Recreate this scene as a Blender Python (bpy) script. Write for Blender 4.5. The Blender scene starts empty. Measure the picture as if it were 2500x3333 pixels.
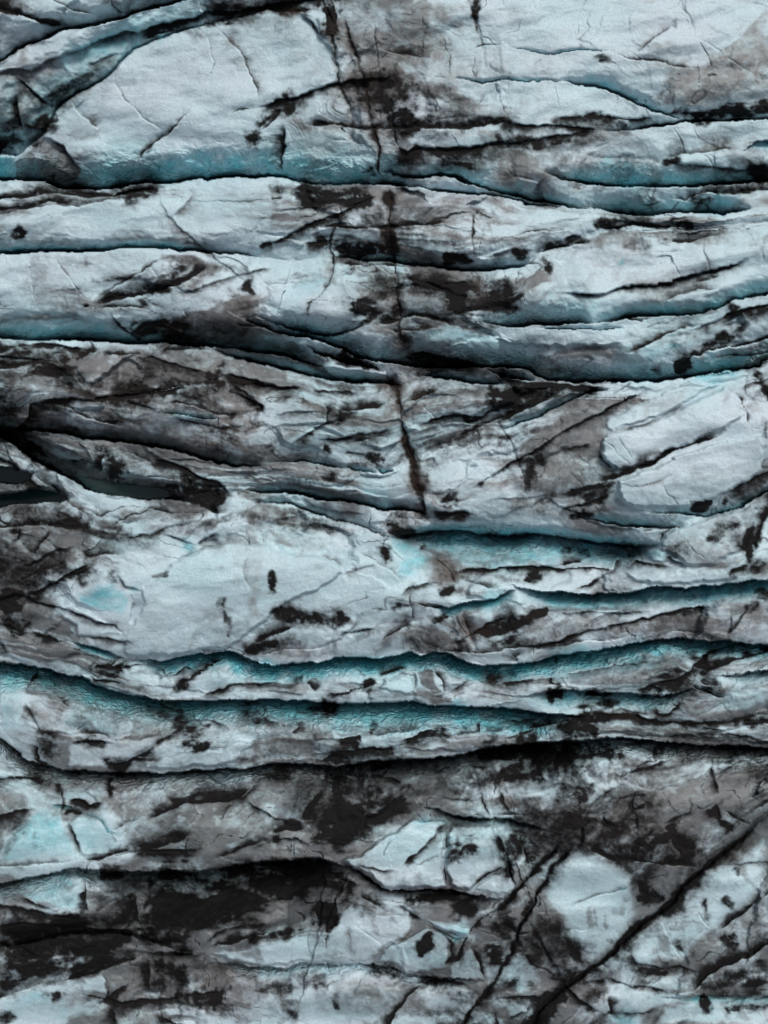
import bpy, math
import numpy as np

# ------------------------------------------------------------------ camera, sky, sun, exposure
scene = bpy.context.scene
CAM_H = 40.0                       # a drone 40 m above the ice, looking straight down
PXW, PXH = 2500.0, 3333.0          # the photograph's size; features below are traced in its pixels
M_PER_PX = 43.2 / PXW              # metres per pixel on the plane z = 0
cam = bpy.data.cameras.new('camera')
cam.sensor_fit = 'HORIZONTAL'
cam.sensor_width = 36.0
cam.lens = 36.0 * CAM_H / 43.2
cam.clip_start = 0.5
cam.clip_end = 3000.0
cam_ob = bpy.data.objects.new('camera', cam)
cam_ob.location = (0, 0, CAM_H)
scene.collection.objects.link(cam_ob)
scene.camera = cam_ob

SUN_EL, SUN_AZ = math.radians(50), math.radians(30)     # azimuth clockwise from +Y (photo top)
world = bpy.data.worlds.new('World')
scene.world = world
world.use_nodes = True
wn, wl = world.node_tree.nodes, world.node_tree.links
wn.clear()
wo = wn.new('ShaderNodeOutputWorld')
wb = wn.new('ShaderNodeBackground')
sky = wn.new('ShaderNodeTexSky')
sky.sky_type = 'NISHITA'
sky.sun_disc = False
sky.sun_elevation = SUN_EL
sky.sun_rotation = SUN_AZ
sky.air_density = 1.0
sky.dust_density = 5.0
sky.ozone_density = 1.0
wb.inputs['Strength'].default_value = 0.08
hs = wn.new('ShaderNodeHueSaturation')      # thin overcast: the same sky, greyer
hs.inputs['Saturation'].default_value = 0.42
wl.new(sky.outputs['Color'], hs.inputs['Color'])
wl.new(hs.outputs['Color'], wb.inputs['Color'])
wl.new(wb.outputs['Background'], wo.inputs['Surface'])

sun = bpy.data.lights.new('sun', 'SUN')
sun.energy = 1.5
sun.angle = math.radians(22)
sun.color = (1.0, 0.965, 0.92)
sun_ob = bpy.data.objects.new('sun', sun)
sun_ob.rotation_euler = (math.pi / 2 - SUN_EL, 0, math.pi - SUN_AZ)
sun_ob.location = (0, 0, 60)
scene.collection.objects.link(sun_ob)

vs = scene.view_settings
vs.view_transform = 'Standard'
vs.look = 'None'
vs.exposure = 0.16
vs.gamma = 1.0
vs.use_curve_mapping = False
scene.cycles.max_bounces = 3
scene.cycles.diffuse_bounces = 2
scene.cycles.glossy_bounces = 1
scene.cycles.use_adaptive_sampling = True
scene.cycles.adaptive_threshold = 0.03

# ------------------------------------------------------------------ raster of the ice surface
CELL = 2.9
MARG = 145.0
us = np.arange(-MARG, PXW + MARG + CELL, CELL)
vv = np.arange(-MARG, PXH + MARG + CELL, CELL)
NU, NV = len(us), len(vv)
U0, V0 = np.meshgrid(us, vv)
U0 = U0.astype(np.float32); V0 = V0.astype(np.float32)

def vnoise(x, y, seed):
    xi = np.floor(x).astype(np.int64); yi = np.floor(y).astype(np.int64)
    fx = (x - xi).astype(np.float32); fy = (y - yi).astype(np.float32)
    fx = fx * fx * fx * (fx * (fx * 6 - 15) + 10); fy = fy * fy * fy * (fy * (fy * 6 - 15) + 10)
    tab = np.random.RandomState(seed).rand(256, 256).astype(np.float32) * 2 - 1
    x0 = xi & 255; x1 = (xi + 1) & 255; y0 = yi & 255; y1 = (yi + 1) & 255
    a = tab[y0, x0]; b = tab[y0, x1]; c = tab[y1, x0]; d = tab[y1, x1]
    return (a + (b - a) * fx) * (1 - fy) + (c + (d - c) * fx) * fy

def fbm(x, y, sx, sy, octaves, seed, rot=0.0, gain=0.5):
    c, s = math.cos(rot), math.sin(rot)
    X = (x * c + y * s) / sx; Y = (-x * s + y * c) / sy
    out = np.zeros_like(x); amp = 1.0; tot = 0.0
    for o in range(octaves):
        out += amp * vnoise(X + 17.3 * o + seed * 3.1, Y + 9.7 * o, seed + o)
        tot += amp; amp *= gain
        X, Y = X * 1.62 + Y * 1.15, -X * 1.15 + Y * 1.62
    return out / tot

def sstep(a, b, x):
    t = np.clip((x - a) / (b - a), 0, 1)
    return t * t * (3 - 2 * t)

# shared domain warp: every traced line gets the same natural irregularity
U = U0 + 9 * fbm(U0, V0, 90, 60, 3, 11) + 4.0 * fbm(U0, V0, 22, 16, 2, 12)
V = V0 + 7 * fbm(U0, V0, 80, 50, 3, 13) + 4.0 * fbm(U0, V0, 20, 14, 2, 14)
WU = 46 * fbm(U0, V0, 80, 60, 4, 91, gain=0.6); WV = 34 * fbm(U0, V0, 80, 60, 4, 95, gain=0.6)
JIT = fbm(U0, V0, 55, 40, 3, 21)
JIT2 = fbm(U0, V0, 150, 90, 3, 22)

Z = np.zeros_like(U); BLUE = np.zeros_like(U); DIRT = np.zeros_like(U); FILM = np.zeros_like(U)
VEIN = np.zeros_like(U); SCAL = np.zeros_like(U); BROWN = np.zeros_like(U)
PART = np.zeros(U.shape, np.int32)        # 0 = crest
part_names = {0: 'ridge_top'}

ORG = {}
for r, y0 in zip('ABCDE', (0, 600, 1250, 1900, 2550)):
    for c, x0 in zip('012', (0, 800, 1600)):
        ORG[r + c] = (x0, y0)
K = 900 / 1659.0

def P(*spec):
    """P('A0', '12,30 44,50', 'A1', '...') -> traced polyline in photograph pixels"""
    out = []
    for t, s in zip(spec[0::2], spec[1::2]):
        ox, oy = ORG[t]
        for tok in s.split():
            a = [float(q) for q in tok.split(',')]
            out.append([ox + a[0] * K, oy + a[1] * K] + [q * K for q in a[2:]])
    return out

def extend(p):
    p = [list(q[:2]) for q in p]
    for i, j in ((0, 1), (-1, -2)):
        if p[i][0] < 12 or p[i][0] > PXW - 12 or p[i][1] < 12 or p[i][1] > PXH - 12:
            dx, dy = p[i][0] - p[j][0], p[i][1] - p[j][1]
            L = math.hypot(dx, dy) + 1e-6
            e = [p[i][0] + dx / L * 260, p[i][1] + dy / L * 260]
            if i == 0: p.insert(0, e)
            else: p.append(e)
    return p

def window(p, r):
    xs = [q[0] for q in p]; ys = [q[1] for q in p]
    r += 14
    i0 = int(max(0, (min(ys) - r + MARG) // CELL)); i1 = int(min(NV, (max(ys) + r + MARG) // CELL + 2))
    j0 = int(max(0, (min(xs) - r + MARG) // CELL)); j1 = int(min(NU, (max(xs) + r + MARG) // CELL + 2))
    return slice(i0, i1), slice(j0, j1)

def dist(p, w, k=0.0):
    """signed distance (negative = left of travel = 'u' when going right) and 0..1 arc parameter"""
    x = U[w] + k * WU[w]; y = V[w] + k * WV[w]
    best = np.full(x.shape, 1e9, np.float32); sg = np.ones_like(best); tt = np.zeros_like(best)
    L = [math.hypot(b[0] - a[0], b[1] - a[1]) + 1e-6 for a, b in zip(p, p[1:])]
    tot = sum(L); acc = 0.0
    for (a, b, l) in zip(p, p[1:], L):
        dx, dy = (b[0] - a[0]) / l, (b[1] - a[1]) / l
        s = np.clip((x - a[0]) * dx + (y - a[1]) * dy, 0, l)
        ex = x - a[0] - dx * s; ey = y - a[1] - dy * s
        d = np.sqrt(ex * ex + ey * ey)
        cr = dx * ey - dy * ex
        m = d < best
        best = np.where(m, d, best); sg = np.where(m, np.where(cr < 0, -1.0, 1.0), sg)
        tt = np.where(m, (acc + s) / tot, tt)
        acc += l
    return best, sg, tt, tot

def taper(t, tot, p, full=140.0):
    a = np.ones_like(t)
    e = min(full, tot * 0.3) / tot
    def out(q): return q[0] < 0 or q[0] > PXW or q[1] < 0 or q[1] > PXH
    if not out(p[0]): a = a * sstep(-0.02, e, t)
    if not out(p[-1]): a = a * sstep(-0.02, e, 1 - t)
    return a

def cut(pts, side, w, depth, blue=0.6, p=1.7, dirt=0.0, scal=0.0, part=None, tp=140.0, both=0.0, slit=1.0):
    """an open crevasse below a rim: the wall on one side sinks towards the rim line"""
    global part_names
    pts = extend(pts); w = w * K; both = both * K
    if side == 'd': w *= 1.3; depth *= 0.56; blue = min(1.0, blue * 1.15); slit *= 0.75
    elif not both: blue *= 0.78; depth *= 0.85
    win = window(pts, max(w, both) * 3.9 + 6)
    d, sg, t, tot = dist(pts, win)
    a = taper(t, tot, pts, tp)
    ww = w * (0.35 + 0.65 * a) * (1 + 0.22 * JIT2[win])
    onside = (sg < 0) if side == 'u' else (sg > 0)
    q = np.clip(1 - d / ww, 0, 1)
    if both:
        wb_ = both * (0.35 + 0.65 * a) * (1 + 0.22 * JIT2[win])
        ww = np.where(onside, ww, wb_)
        q = np.where(onside, q, np.clip(1 - d / wb_, 0, 1)); onside = np.ones_like(onside)
    # the wall leans back as a real slope; only the last strip by the rim is the steep slit below it
    off = np.abs(V0[win] - PXH / 2) * M_PER_PX / CAM_H
    lim = ww * M_PER_PX * np.minimum(2.1, 0.80 / (off + 0.05)) / p
    dm = np.minimum(depth * a, lim)
    sl = np.clip(12.0 / np.maximum(ww, 8.0), 0.08, 0.30)
    slit = slit * (1.1 - 0.7 * blue) * np.clip(0.8 + 1.6 * JIT2[win], 0.15, 1.6) * sstep(1 - sl, 1.0, q) * np.maximum(depth * a - dm, 0.35 * depth * a) * 1.15
    Z[win] -= np.where(onside, dm * q ** p + slit, 0)
    Z[win] -= np.where(onside, 0.55 * dm * np.clip(1 - d / (ww * 3.1), 0, 1) ** 2.0, 0)
    f = np.where(onside, sstep(0.0, 0.75, q), 0) * a
    BLUE[win] = np.maximum(BLUE[win], blue * f * (0.85 + 0.3 * JIT[win]))
    SCAL[win] = np.maximum(SCAL[win], scal * f)
    if onside.any(): BLUE[win] = np.maximum(BLUE[win], 0.42 * blue * a * np.where(onside, np.clip(1 - d / (ww * 2.4), 0, 1) ** 1.3, 0) * (0.9 + 0.5 * JIT2[win]))
    if dirt:
        DIRT[win] = np.maximum(DIRT[win], dirt * np.where(onside, sstep(0.35, 1.0, q), 0) * a * (0.8 + 0.5 * JIT[win]))
    if part is None: part = depth >= 1.0
    if part:
        k = len(part_names); part_names[k] = 'crevasse_wall'
        m = onside & (q * a > 0.28)
        PART[win] = np.where(m, k, PART[win])

SMEAR = 2.3
def crack(pts, w=5, dirt=0.8, smear=0.0, side='u', step=0.0, sw=90, groove=0.06, film=0.0, brown=0.0, part=None, tp=60.0):
    """a thin seam: groove, dirt in it, dirt smeared to one side, optional small step in height"""
    pts = extend(pts); w = max(w * K * (0.88 if w < 11 else 1.0), 2.5); smear *= K * SMEAR; sw *= K * 1.5
    win = window(pts, max(w * 3, smear * 1.6, sw * 1.2))
    d, sg, t, tot = dist(pts, win)
    a = taper(t, tot, pts, tp)
    wob = np.clip(1 + 0.9 * JIT[win], 0.25, 2)
    g = np.exp(-(d / (w * wob)) ** 2) * a
    Z[win] -= groove * g
    VEIN[win] = np.maximum(VEIN[win], dirt * g * np.clip(0.75 + 1.0 * JIT2[win] + 0.5 * JIT[win], 0.15, 1.15))
    on = (sg < 0) if side == 'u' else (sg > 0)
    if smear:
        sm = np.clip(1 + 1.1 * JIT[win] + 0.9 * JIT2[win], 0.1, 2.4)
        s = np.where(on, np.exp(-(d / (smear * sm * 0.75 + 1)) ** 1.3), 0) * a
        VEIN[win] = np.maximum(VEIN[win], dirt * 1.0 * s)
        FILM[win] = np.maximum(FILM[win], 0.6 * np.where(on, np.exp(-d / (smear * sm * 1.3 + 1)), 0) * a)
    if step:
        sd_ = np.where(on, d, -d)
        Z[win] -= step * sstep(-3.5, 4.5, sd_) * np.clip(1 - np.maximum(sd_, 0) / sw, 0, 1) ** 1.5 * a
    if film:
        FILM[win] = np.maximum(FILM[win], film * np.exp(-(d / (w * 3 * wob)) ** 2) * a)
    if brown:
        BROWN[win] = np.maximum(BROWN[win], brown * np.exp(-(d / (w * 2.5 * wob)) ** 2) * a)
    if part:
        k = len(part_names); part_names[k] = part
        PART[win] = np.where((d < w * 1.3 * wob) & (a > 0.3), k, PART[win])

def blob(pts, dirt=0.8, film=0.0, blue=0.0, brown=0.0, soft=0.8, clean=0.0, streak=None):
    """a brushed stain: 'x,y,r' points; streak 'v' or 'h' or an angle stretches its texture"""
    R = max(q[2] for q in pts)
    win = window(pts, R * 2.6 + 20)
    kw = min(1.0, max(0.45, R / 40.0))
    x = U[win] + kw * WU[win]; y = V[win] + kw * WV[win]; best = np.full(x.shape, -9.0, np.float32)
    for a, b in zip(pts, pts[1:] if len(pts) > 1 else pts):
        dx, dy = b[0] - a[0], b[1] - a[1]; l2 = dx * dx + dy * dy + 1e-6
        s = np.clip(((x - a[0]) * dx + (y - a[1]) * dy) / l2, 0, 1)
        r = a[2] + (b[2] - a[2]) * s
        d = np.hypot(x - a[0] - dx * s, y - a[1] - dy * s)
        best = np.maximum(best, 1 - d / (r * 1.55))
    n = JIT[win] * 0.45 + FINE[win] * 0.4
    if streak is not None:
        n = (STV if streak == 'v' else STH if streak == 'h' else STD)[win] * 0.8 + FINE[win] * 0.3
    m = sstep(-0.35, soft + 0.15, best + n * 0.7 * sstep(-0.8, 0.15, best))
    if dirt: DIRT[win] = np.maximum(DIRT[win], dirt * m * (0.75 if R < 16 else 1.0))
    if film: FILM[win] = np.maximum(FILM[win], film * m)
    if blue: BLUE[win] = np.maximum(BLUE[win], 0.8 * blue * sstep(-0.45, 1.25, best + n * 0.5))
    if brown: BROWN[win] = np.maximum(BROWN[win], brown * m)
    if clean: CLEAN[win] = np.maximum(CLEAN[win], clean * m)

def sink(pts, depth, soft=10):
    win = window(pts, 30)
    ins = inside(pts, win)
    d = dist([q[:2] for q in pts] + [pts[0][:2]], win)[0]
    Z[win] = np.where(ins, Z[win] * 0.3 - depth * sstep(0, soft, d + 3), Z[win])

def inside(pts, win, k=0.0):
    x = U[win] + k * WU[win]; y = V[win] + k * WV[win]; c = np.zeros(x.shape, bool); j = len(pts) - 1
    for i in range(len(pts)):
        xi, yi = pts[i][:2]; xj, yj = pts[j][:2]
        if abs(yj - yi) > 1e-9:
            c ^= ((yi > y) != (yj > y)) & (x < (xj - xi) * (y - yi) / (yj - yi) + xi)
        j = i
    return c

def patch(pts, film=0.0, clean=0.0, blue=0.0, dirt=0.0, brown=0.0, soft=14, lift=0.0, part='ice_slab'):
    """a facet of the ice with its own tone and its own edges"""
    win = window(pts, 60)
    ins = inside(pts, win, 0.3)
    d = dist([q[:2] for q in pts] + [pts[0][:2]], win, 0.3)[0]
    m = np.where(ins, sstep(0, soft, d + 1), 0)
    v = 0.98 + 0.45 * JIT2[win]
    for A, k in ((FILM, film), (BLUE, blue), (DIRT, dirt), (BROWN, brown)):
        if k: A[win] = np.maximum(A[win], k * m * v)
    if clean: CLEAN[win] = np.maximum(CLEAN[win], clean * m)
    if lift: Z[win] += 1.15 * lift * np.where(ins, sstep(0, 11, d), 0)
    if part:
        k = len(part_names); part_names[k] = part
        PART[win] = np.where(ins, k, PART[win])

CLEAN = np.zeros_like(U)
FINE = fbm(U0, V0, 26, 20, 4, 99, gain=0.7)
STV = fbm(U0, V0, 26, 110, 3, 31)
STH = fbm(U0, V0, 120, 20, 3, 32)
STD = fbm(U0, V0, 120, 22, 3, 33, rot=-0.6)

# ------------------------------------------------------------------ traced facets (slabs of their own tone)
patch(P('A0', '250,820 300,740 350,655 430,600 560,525 680,440 740,375 800,300 990,225 1250,150 1480,100', 'A1', '100,90 420,85 450,200 500,260 560,470 380,540 200,600 60,640', 'A0', '1520,690 1480,900 1000,880 600,780 370,880 260,830'), clean=0.75, soft=10)
patch(P('A0', '250,830 370,880 430,960 480,1010 490,1080 340,1110 250,1075 90,1085 90,940 180,880'), film=0.75, brown=0.2, soft=8)
patch(P('A0', '0,930 90,930 90,1080 0,1085'), blue=0.75, soft=6)
patch(P('A1', '215,735 300,760 540,760 640,840 760,880 800,1000 700,1060 560,1090 420,1090 240,1060 230,960 250,880 240,800'), clean=0.5, blue=0.15, soft=10)
patch(P('A2', '1250,20 1570,10 1590,90 1480,200 1360,300 1250,230 1210,130'), clean=0.9, blue=0.12, soft=8)
patch(P('A2', '1110,400 1270,380 1360,300 1480,200 1590,90 1659,0 1659,600 1330,650 1100,640 1000,610 1040,560'), film=0.52, brown=0.5, soft=14)
patch(P('A2', '650,400 860,350 1110,400 1040,560 1000,610 880,590 740,500'), clean=0.6, soft=30)
patch(P('A1', '540,170 900,110 1050,330 1180,380 1120,560 900,560 830,470 800,120 560,230'), film=0.45, brown=0.35, soft=40, part=None)
patch(P('A2', '40,500 280,515 460,500 620,540 760,590 880,650 1030,690 950,730 700,720 420,700 100,735'), clean=0.75, soft=30)
patch(P('A2', '160,900 520,860 760,790 1060,760 1350,740 1640,730 1659,830 1500,870 1300,890 1080,940 1000,970 640,950 490,930 250,950'), clean=0.75, soft=30)
patch(P('B0', '190,410 540,405 900,385 1000,420 780,560 560,690 500,735 200,740'), film=0.35, brown=0.25, soft=16)
patch(P('B0', '0,420 180,415 190,740 0,735'), clean=0.6, blue=0.12, soft=6)
patch(P('B0', '1100,0 1659,-40 1659,330 1300,390 1150,320 1040,210'), clean=0.5, soft=30)
patch(P('B0', '0,190 600,120 940,60 1040,220 1080,350 700,360 400,360 0,345'), clean=0.5, soft=30)
patch(P('B0', '660,770 900,750 1090,750 950,840 780,870'), clean=0.8, blue=0.1, soft=8)
patch(P('B0', '780,868 920,845 1000,800 1100,755 1280,715 1480,640 1560,650 1560,800', 'B1', '0,840', 'B0', '1650,960 1400,975 1100,960 830,905'), film=0.85, brown=0.3, soft=12)
patch(P('B0', '1120,750 1300,690 1480,645 1420,620 1180,650 1080,700'), clean=0.5, soft=10, part=None)
patch(P('B0', '430,1080 560,1010 680,970 790,990 870,1030 750,1060 560,1200 480,1190 430,1120'), clean=0.9, soft=8, lift=0.25)
patch(P('B0', '750,1070 900,1035 1030,1080 1300,1130 1250,1200 1000,1230 760,1190 700,1120'), film=0.85, soft=14)
patch(P('B0', '120,1120 260,1140 500,1200 640,1250 560,1290 120,1290'), film=0.5, brown=0.3, soft=14)
patch(P('B1', '60,630 320,540 440,560 500,480 530,440 480,350 200,360 0,390 0,560'), clean=0.85, blue=0.08, soft=16)
patch(P('B1', '60,640 330,560 530,520 540,600 380,720 340,860 120,800'), clean=0.6, blue=0.3, soft=30)
patch(P('B1', '540,500 770,540 880,560 920,780 840,830 700,800 640,840 350,880 380,720'), film=0.3, soft=20)
patch(P('B1', '930,630 1210,700 1220,770 1000,790 920,770'), clean=0.5, soft=14)
patch(P('B1', '1220,820 1400,880 1659,955 1659,1080 1350,1040 1000,1000 940,880 1090,860'), blue=0.35, soft=14)
patch(P('B1', '450,1070 520,1060 660,1100 840,1110 850,1170 640,1180 540,1160'), clean=1.0, soft=8, lift=0.2)
patch(P('B1', '200,880 330,950 360,1020 450,1080 400,1090 160,980 0,930 0,860'), film=0.55, brown=0.5, soft=10)
patch(P('B2', '0,230 180,245 240,285 120,325 0,300'), clean=0.8, blue=0.15, soft=6)
patch(P('B2', '500,420 640,360 780,350 860,385 1060,430 1200,380 1480,420 1400,480 1150,560 1000,600 700,640 420,650 300,560 400,440'), clean=0.85, soft=30)
patch(P('B2', '0,150 430,140 640,145 720,165 580,270 480,275 230,285 160,240 0,200'), clean=0.7, soft=22)
patch(P('B2', '0,860 300,850 560,880 850,890 1060,870 1260,800 1200,870 900,920 700,970 400,980 100,940'), clean=0.95, soft=12)
patch(P('B2', '1100,1170 1400,1125 1530,1105 1530,1290 900,1290 820,1240'), clean=0.75, soft=16, part=None)
patch(P('C0', '130,60 560,90 800,110 640,230 400,150 200,190'), film=0.7, soft=18)
patch(P('C0', '110,275 400,300 560,450 520,500 380,420 150,330'), film=0.65, brown=0.2, soft=12)
patch(P('C0', '430,320 640,340 800,420 950,550 800,590 620,560 560,470'), film=0.55, dirt=0.2, soft=14)
patch(P('C0', '940,150 1300,190 1320,230 1250,235 1060,210'), clean=1.0, blue=0.45, soft=6)
patch(P('C0', '720,130 900,170 1060,240 1250,250 1590,230 1640,420 1400,450 1000,330 740,200'), film=0.55, brown=0.65, soft=20)
patch(P('C0', '1390,30 1560,110 1590,200 1480,230 1100,170 1060,40 1250,10'), film=0.8, dirt=0.35, soft=12)
patch(P('C0', '400,670 520,620 620,660 860,690 900,730 660,780 480,730'), clean=0.6, blue=0.2, soft=10)
patch(P('C0', '560,800 820,720 1180,790 1380,780 1300,890 900,900 560,880'), film=0.55, soft=20)
patch(P('C0', '540,960 700,900 1000,890 1180,965 1170,1000 1080,1035 800,1030 580,1010'), film=0.45, blue=0.25, soft=14)
patch(P('C0', '1020,1060 1230,980 1420,950 1659,990', 'C1', '200,990 420,1010 560,1080 600,1130 560,1170 300,1290', 'D0', '1400,380 1000,440 760,430 740,330 860,110', 'C0', '870,1230 940,1160'), clean=1.0, soft=12, lift=0.3)
patch(P('D0', '320,140 440,130 600,210 720,270 750,325 460,320 440,260 330,200'), clean=0.9, blue=0.15, soft=8, lift=0.15)
patch(P('D0', '440,70 520,20 640,0 760,30 800,100 760,210 600,180 450,130'), blue=0.6, soft=24)
patch(P('D0', '140,170 330,210 450,290 420,340 180,270'), film=0.7, soft=10)
patch(P('D0', '80,330 160,270 400,330 450,400 320,450 110,460 60,400'), film=0.6, soft=10)
patch(P('C1', '980,500 1100,400 1250,380 1420,380 1659,300', 'C2', '0,560 220,650 100,730 0,760', 'C1', '1380,750 1160,740 1060,620'), film=0.22, clean=0.25, soft=20)
patch(P('C1', '130,190 480,170 490,210 240,370 120,290'), film=0.6, soft=14)
patch(P('C1', '620,610 780,610 990,600 1060,700 1010,740 860,720 720,660'), clean=0.75, blue=0.15, soft=14)
patch(P('C1', '1010,260 1200,200 1480,150 1540,250 1300,330 1220,350 1100,250'), film=0.45, soft=20)
patch(P('C2', '650,330 720,290 980,220 1220,100 1400,0 1460,60 1500,200 1400,270 1080,410 870,515 760,520 660,430 640,360'), clean=0.9, soft=8, lift=0.3)
patch(P('C2', '690,280 700,200 1000,60 1200,-10 1380,-10 1200,100 980,210 730,285'), clean=0.9, blue=0.15, soft=8, lift=0.2)
patch(P('C2', '750,580 900,520 1250,380 1620,300 1640,520 1400,660 1180,740 940,750 800,730 745,660'), clean=0.85, brown=0.1, soft=8, lift=0.3)
patch(P('C2', '200,460 400,420 640,355 660,440 760,530 600,590 300,640 230,650'), film=0.65, dirt=0.1, soft=12)
patch(P('C2', '230,650 560,620 740,560 740,680 480,720 270,790'), film=0.7, dirt=0.2, soft=12)
patch(P('C2', '1000,960 1060,880 1350,780 1560,720 1590,800 1510,1000 1330,1080 1180,1090 1010,1000'), film=0.42, clean=0.3, soft=10, lift=0.25)
patch(P('C2', '915,1010 960,980 1010,985 1140,1080 1180,1105 960,1060'), blue=0.3, clean=0.8, soft=6, lift=0.15)
patch(P('C2', '800,1125 880,1060 1000,1090 1200,1110 1400,1110 1500,1060 1480,1160 1280,1200 960,1205 830,1150'), clean=0.8, soft=10, lift=0.2)
patch(P('C2', '0,1115 160,1110 400,1120 580,1200 380,1245 160,1215 0,1200'), film=0.4, soft=16)
patch(P('C2', '590,1190 720,1110 900,1160 990,1180 830,1245 500,1245'), film=0.55, soft=12)
patch(P('D0', '0,530 130,530 170,640 150,800 240,870 230,900 0,890'), clean=0.85, blue=0.3, soft=12)
patch(P('D0', '170,680 420,700 380,860 260,900 190,790'), film=0.8, soft=14)
patch(P('D0', '380,860 420,720 620,760 880,830 940,900 700,950 520,900'), blue=0.42, clean=0.4, soft=14)
patch(P('D0', '410,960 690,960 940,900 1020,890 900,980 740,1060 620,1110 400,1100'), clean=0.75, blue=0.1, soft=10)
patch(P('D0', '860,1110 960,1040 1340,980 1400,940 1490,940 1510,970 1440,1060 1300,1090 1000,1130'), clean=1.0, soft=8, lift=0.35)
patch(P('D0', '0,895 100,900 230,940 240,1070 180,1060 80,970'), film=0.35, soft=8)
patch(P('D0', '980,480 1140,470 1390,430 1480,480 1560,540', 'D1', '0,560 0,590', 'D0', '1400,620 1040,660 1180,560'), clean=0.6, blue=0.3, soft=14)
patch(P('D1', '90,580 360,540 640,520 720,580 450,650 430,670 360,590'), clean=0.6, blue=0.2, soft=12)
patch(P('D1', '780,640 820,580 960,540 1010,560 1020,650 960,680 860,660'), clean=0.9, blue=0.25, soft=6, lift=0.25)
patch(P('D1', '1110,500 1200,460 1340,520 1350,550 1290,610 1190,660 1180,590'), film=0.3, blue=0.2, soft=8, lift=0.15)
patch(P('D1', '1020,520 1110,500 1190,660 1130,660 1040,600'), film=0.75, soft=8)
patch(P('D1', '700,925 920,885 1090,860 1080,910 960,960 700,990'), clean=0.5, film=0.3, soft=10)
patch(P('D1', '640,1080 1000,980 1250,940 1460,890 1659,880', 'D2', '180,950', 'D1', '1300,1020 900,1040'), film=0.62, soft=14)
patch(P('D1', '240,960 480,940 660,970 540,1020 400,1085 260,1060'), film=0.55, soft=20)
patch(P('D2', '360,260 450,180 700,180 850,200 760,240 380,350 340,330'), film=0.75, dirt=0.12, soft=12)
patch(P('D2', '640,300 850,220 1200,150 1340,190 1440,200 1330,290 1060,300 760,315'), film=0.85, dirt=0.35, soft=12)
patch(P('D2', '960,130 1050,100 1250,100 1550,90 1350,130 1000,180 870,200'), film=0.25, clean=0.3, blue=0.15, soft=8)
patch(P('D2', '1330,280 1440,190 1445,240 1400,300'), clean=0.8, soft=6)
patch(P('D2', '1500,290 1600,160 1590,220'), clean=0.8, soft=6)
patch(P('D2', '410,560 740,490 1020,460 1200,470 1060,560 880,620 700,650 440,630'), film=0.42, clean=0.2, soft=12, lift=0.15)
patch(P('D2', '1370,640 1480,580 1659,590 1659,780 1460,800 1100,790 1200,740 1340,700'), film=0.35, blue=0.3, soft=30)
patch(P('D2', '1310,540 1500,480 1659,440 1659,520 1460,545'), film=0.55, soft=10)
patch(P('D2', '20,680 300,640 440,640 360,720 100,740'), film=0.25, blue=0.25, soft=12, part=None)
patch(P('E0', '0,330 270,130 370,140 410,270 460,440 0,480'), clean=1.0, blue=0.45, soft=20)
patch(P('E0', '410,260 450,180 530,180 620,240 740,330 720,390 640,430 480,440'), clean=0.45, blue=0.3, film=0.2, soft=20, lift=0.15)
patch(P('E0', '380,0 640,0 650,100 560,120 380,110'), blue=0.35, film=0.3, soft=20)
patch(P('E0', '600,250 840,230 1150,130 1370,120 1330,240 1659,230 1600,330 1250,400 760,400 740,310'), film=0.85, dirt=0.12, soft=20)
patch(P('E0', '1500,60 1600,60 1570,150 1480,110'), clean=0.5, blue=0.25, film=0.2, soft=20)
patch(P('E0', '700,430 850,420 960,410 1010,500 880,525 740,500 680,460'), film=0.6, blue=0.1, soft=20)
patch(P('E0', '1020,440 1200,420 1290,470 1180,520 1040,500'), film=0.35, clean=0.3, soft=20)
patch(P('E0', '110,660 290,580 510,560 520,770 370,760 180,720'), clean=0.9, blue=0.4, soft=20)
patch(P('E0', '540,640 800,580 800,680 600,760 530,720'), film=0.6, blue=0.25, soft=20)
patch(P('E0', '560,790 800,700 830,870 700,840'), film=0.7, soft=20)
patch(P('E0', '0,770 100,740 160,800 80,840 0,835'), film=0.2, blue=0.35, soft=20)
patch(P('E0', '480,1170 600,1130 650,1190 650,1270 500,1260'), clean=0.8, blue=0.2, soft=20, lift=0.1)
patch(P('E0', '660,1110 850,1030 890,1270 740,1310 670,1270'), film=0.65, soft=20)
patch(P('E0', '1210,1100 1500,1120', 'E1', '60,1130 160,1200 100,1443', 'E0', '1400,1443 1380,1240 1230,1240'), film=0.5, brown=0.35, soft=20)
patch(P('E0', '1240,1040 1560,950', 'E1', '240,920 380,880 480,880 600,720 830,770 1010,780 990,900 720,1080 520,1075 300,1075 240,1100', 'E0', '1659,1090 1480,1090'), clean=0.95, blue=0.1, soft=20, lift=0.2)
patch(P('E1', '760,1070 830,1000 960,920 1080,850 1200,920 1230,1020 1200,1110 1080,1140 960,1135 900,1090'), clean=0.45, blue=0.3, film=0.1, soft=10, lift=0.2)
patch(P('E1', '590,450 720,410 860,310 1000,210 1200,230 1200,500 1215,635 860,620 760,570 640,490'), clean=0.9, blue=0.18, soft=20, lift=0.45)
patch(P('E1', '1205,240 1490,250 1520,400 1580,490 1330,650 1220,630'), clean=0.5, blue=0.15, soft=20, lift=0.4)
patch(P('E1', '1330,655 1580,490 1620,660 1560,680'), clean=0.7, blue=0.15, soft=6, lift=0.2)
patch(P('E1', '1090,820 1200,830 1330,870 1320,920 1180,890'), clean=0.9, blue=0.4, soft=5, lift=0.2)
patch(P('E1', '1200,1150 1340,960 1400,1080 1440,1180 1250,1165'), clean=0.4, blue=0.25, film=0.2, soft=8)
patch(P('E1', '1120,60 1500,60 1540,160 1480,190 1280,180'), film=0.3, clean=0.3, soft=14)
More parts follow.
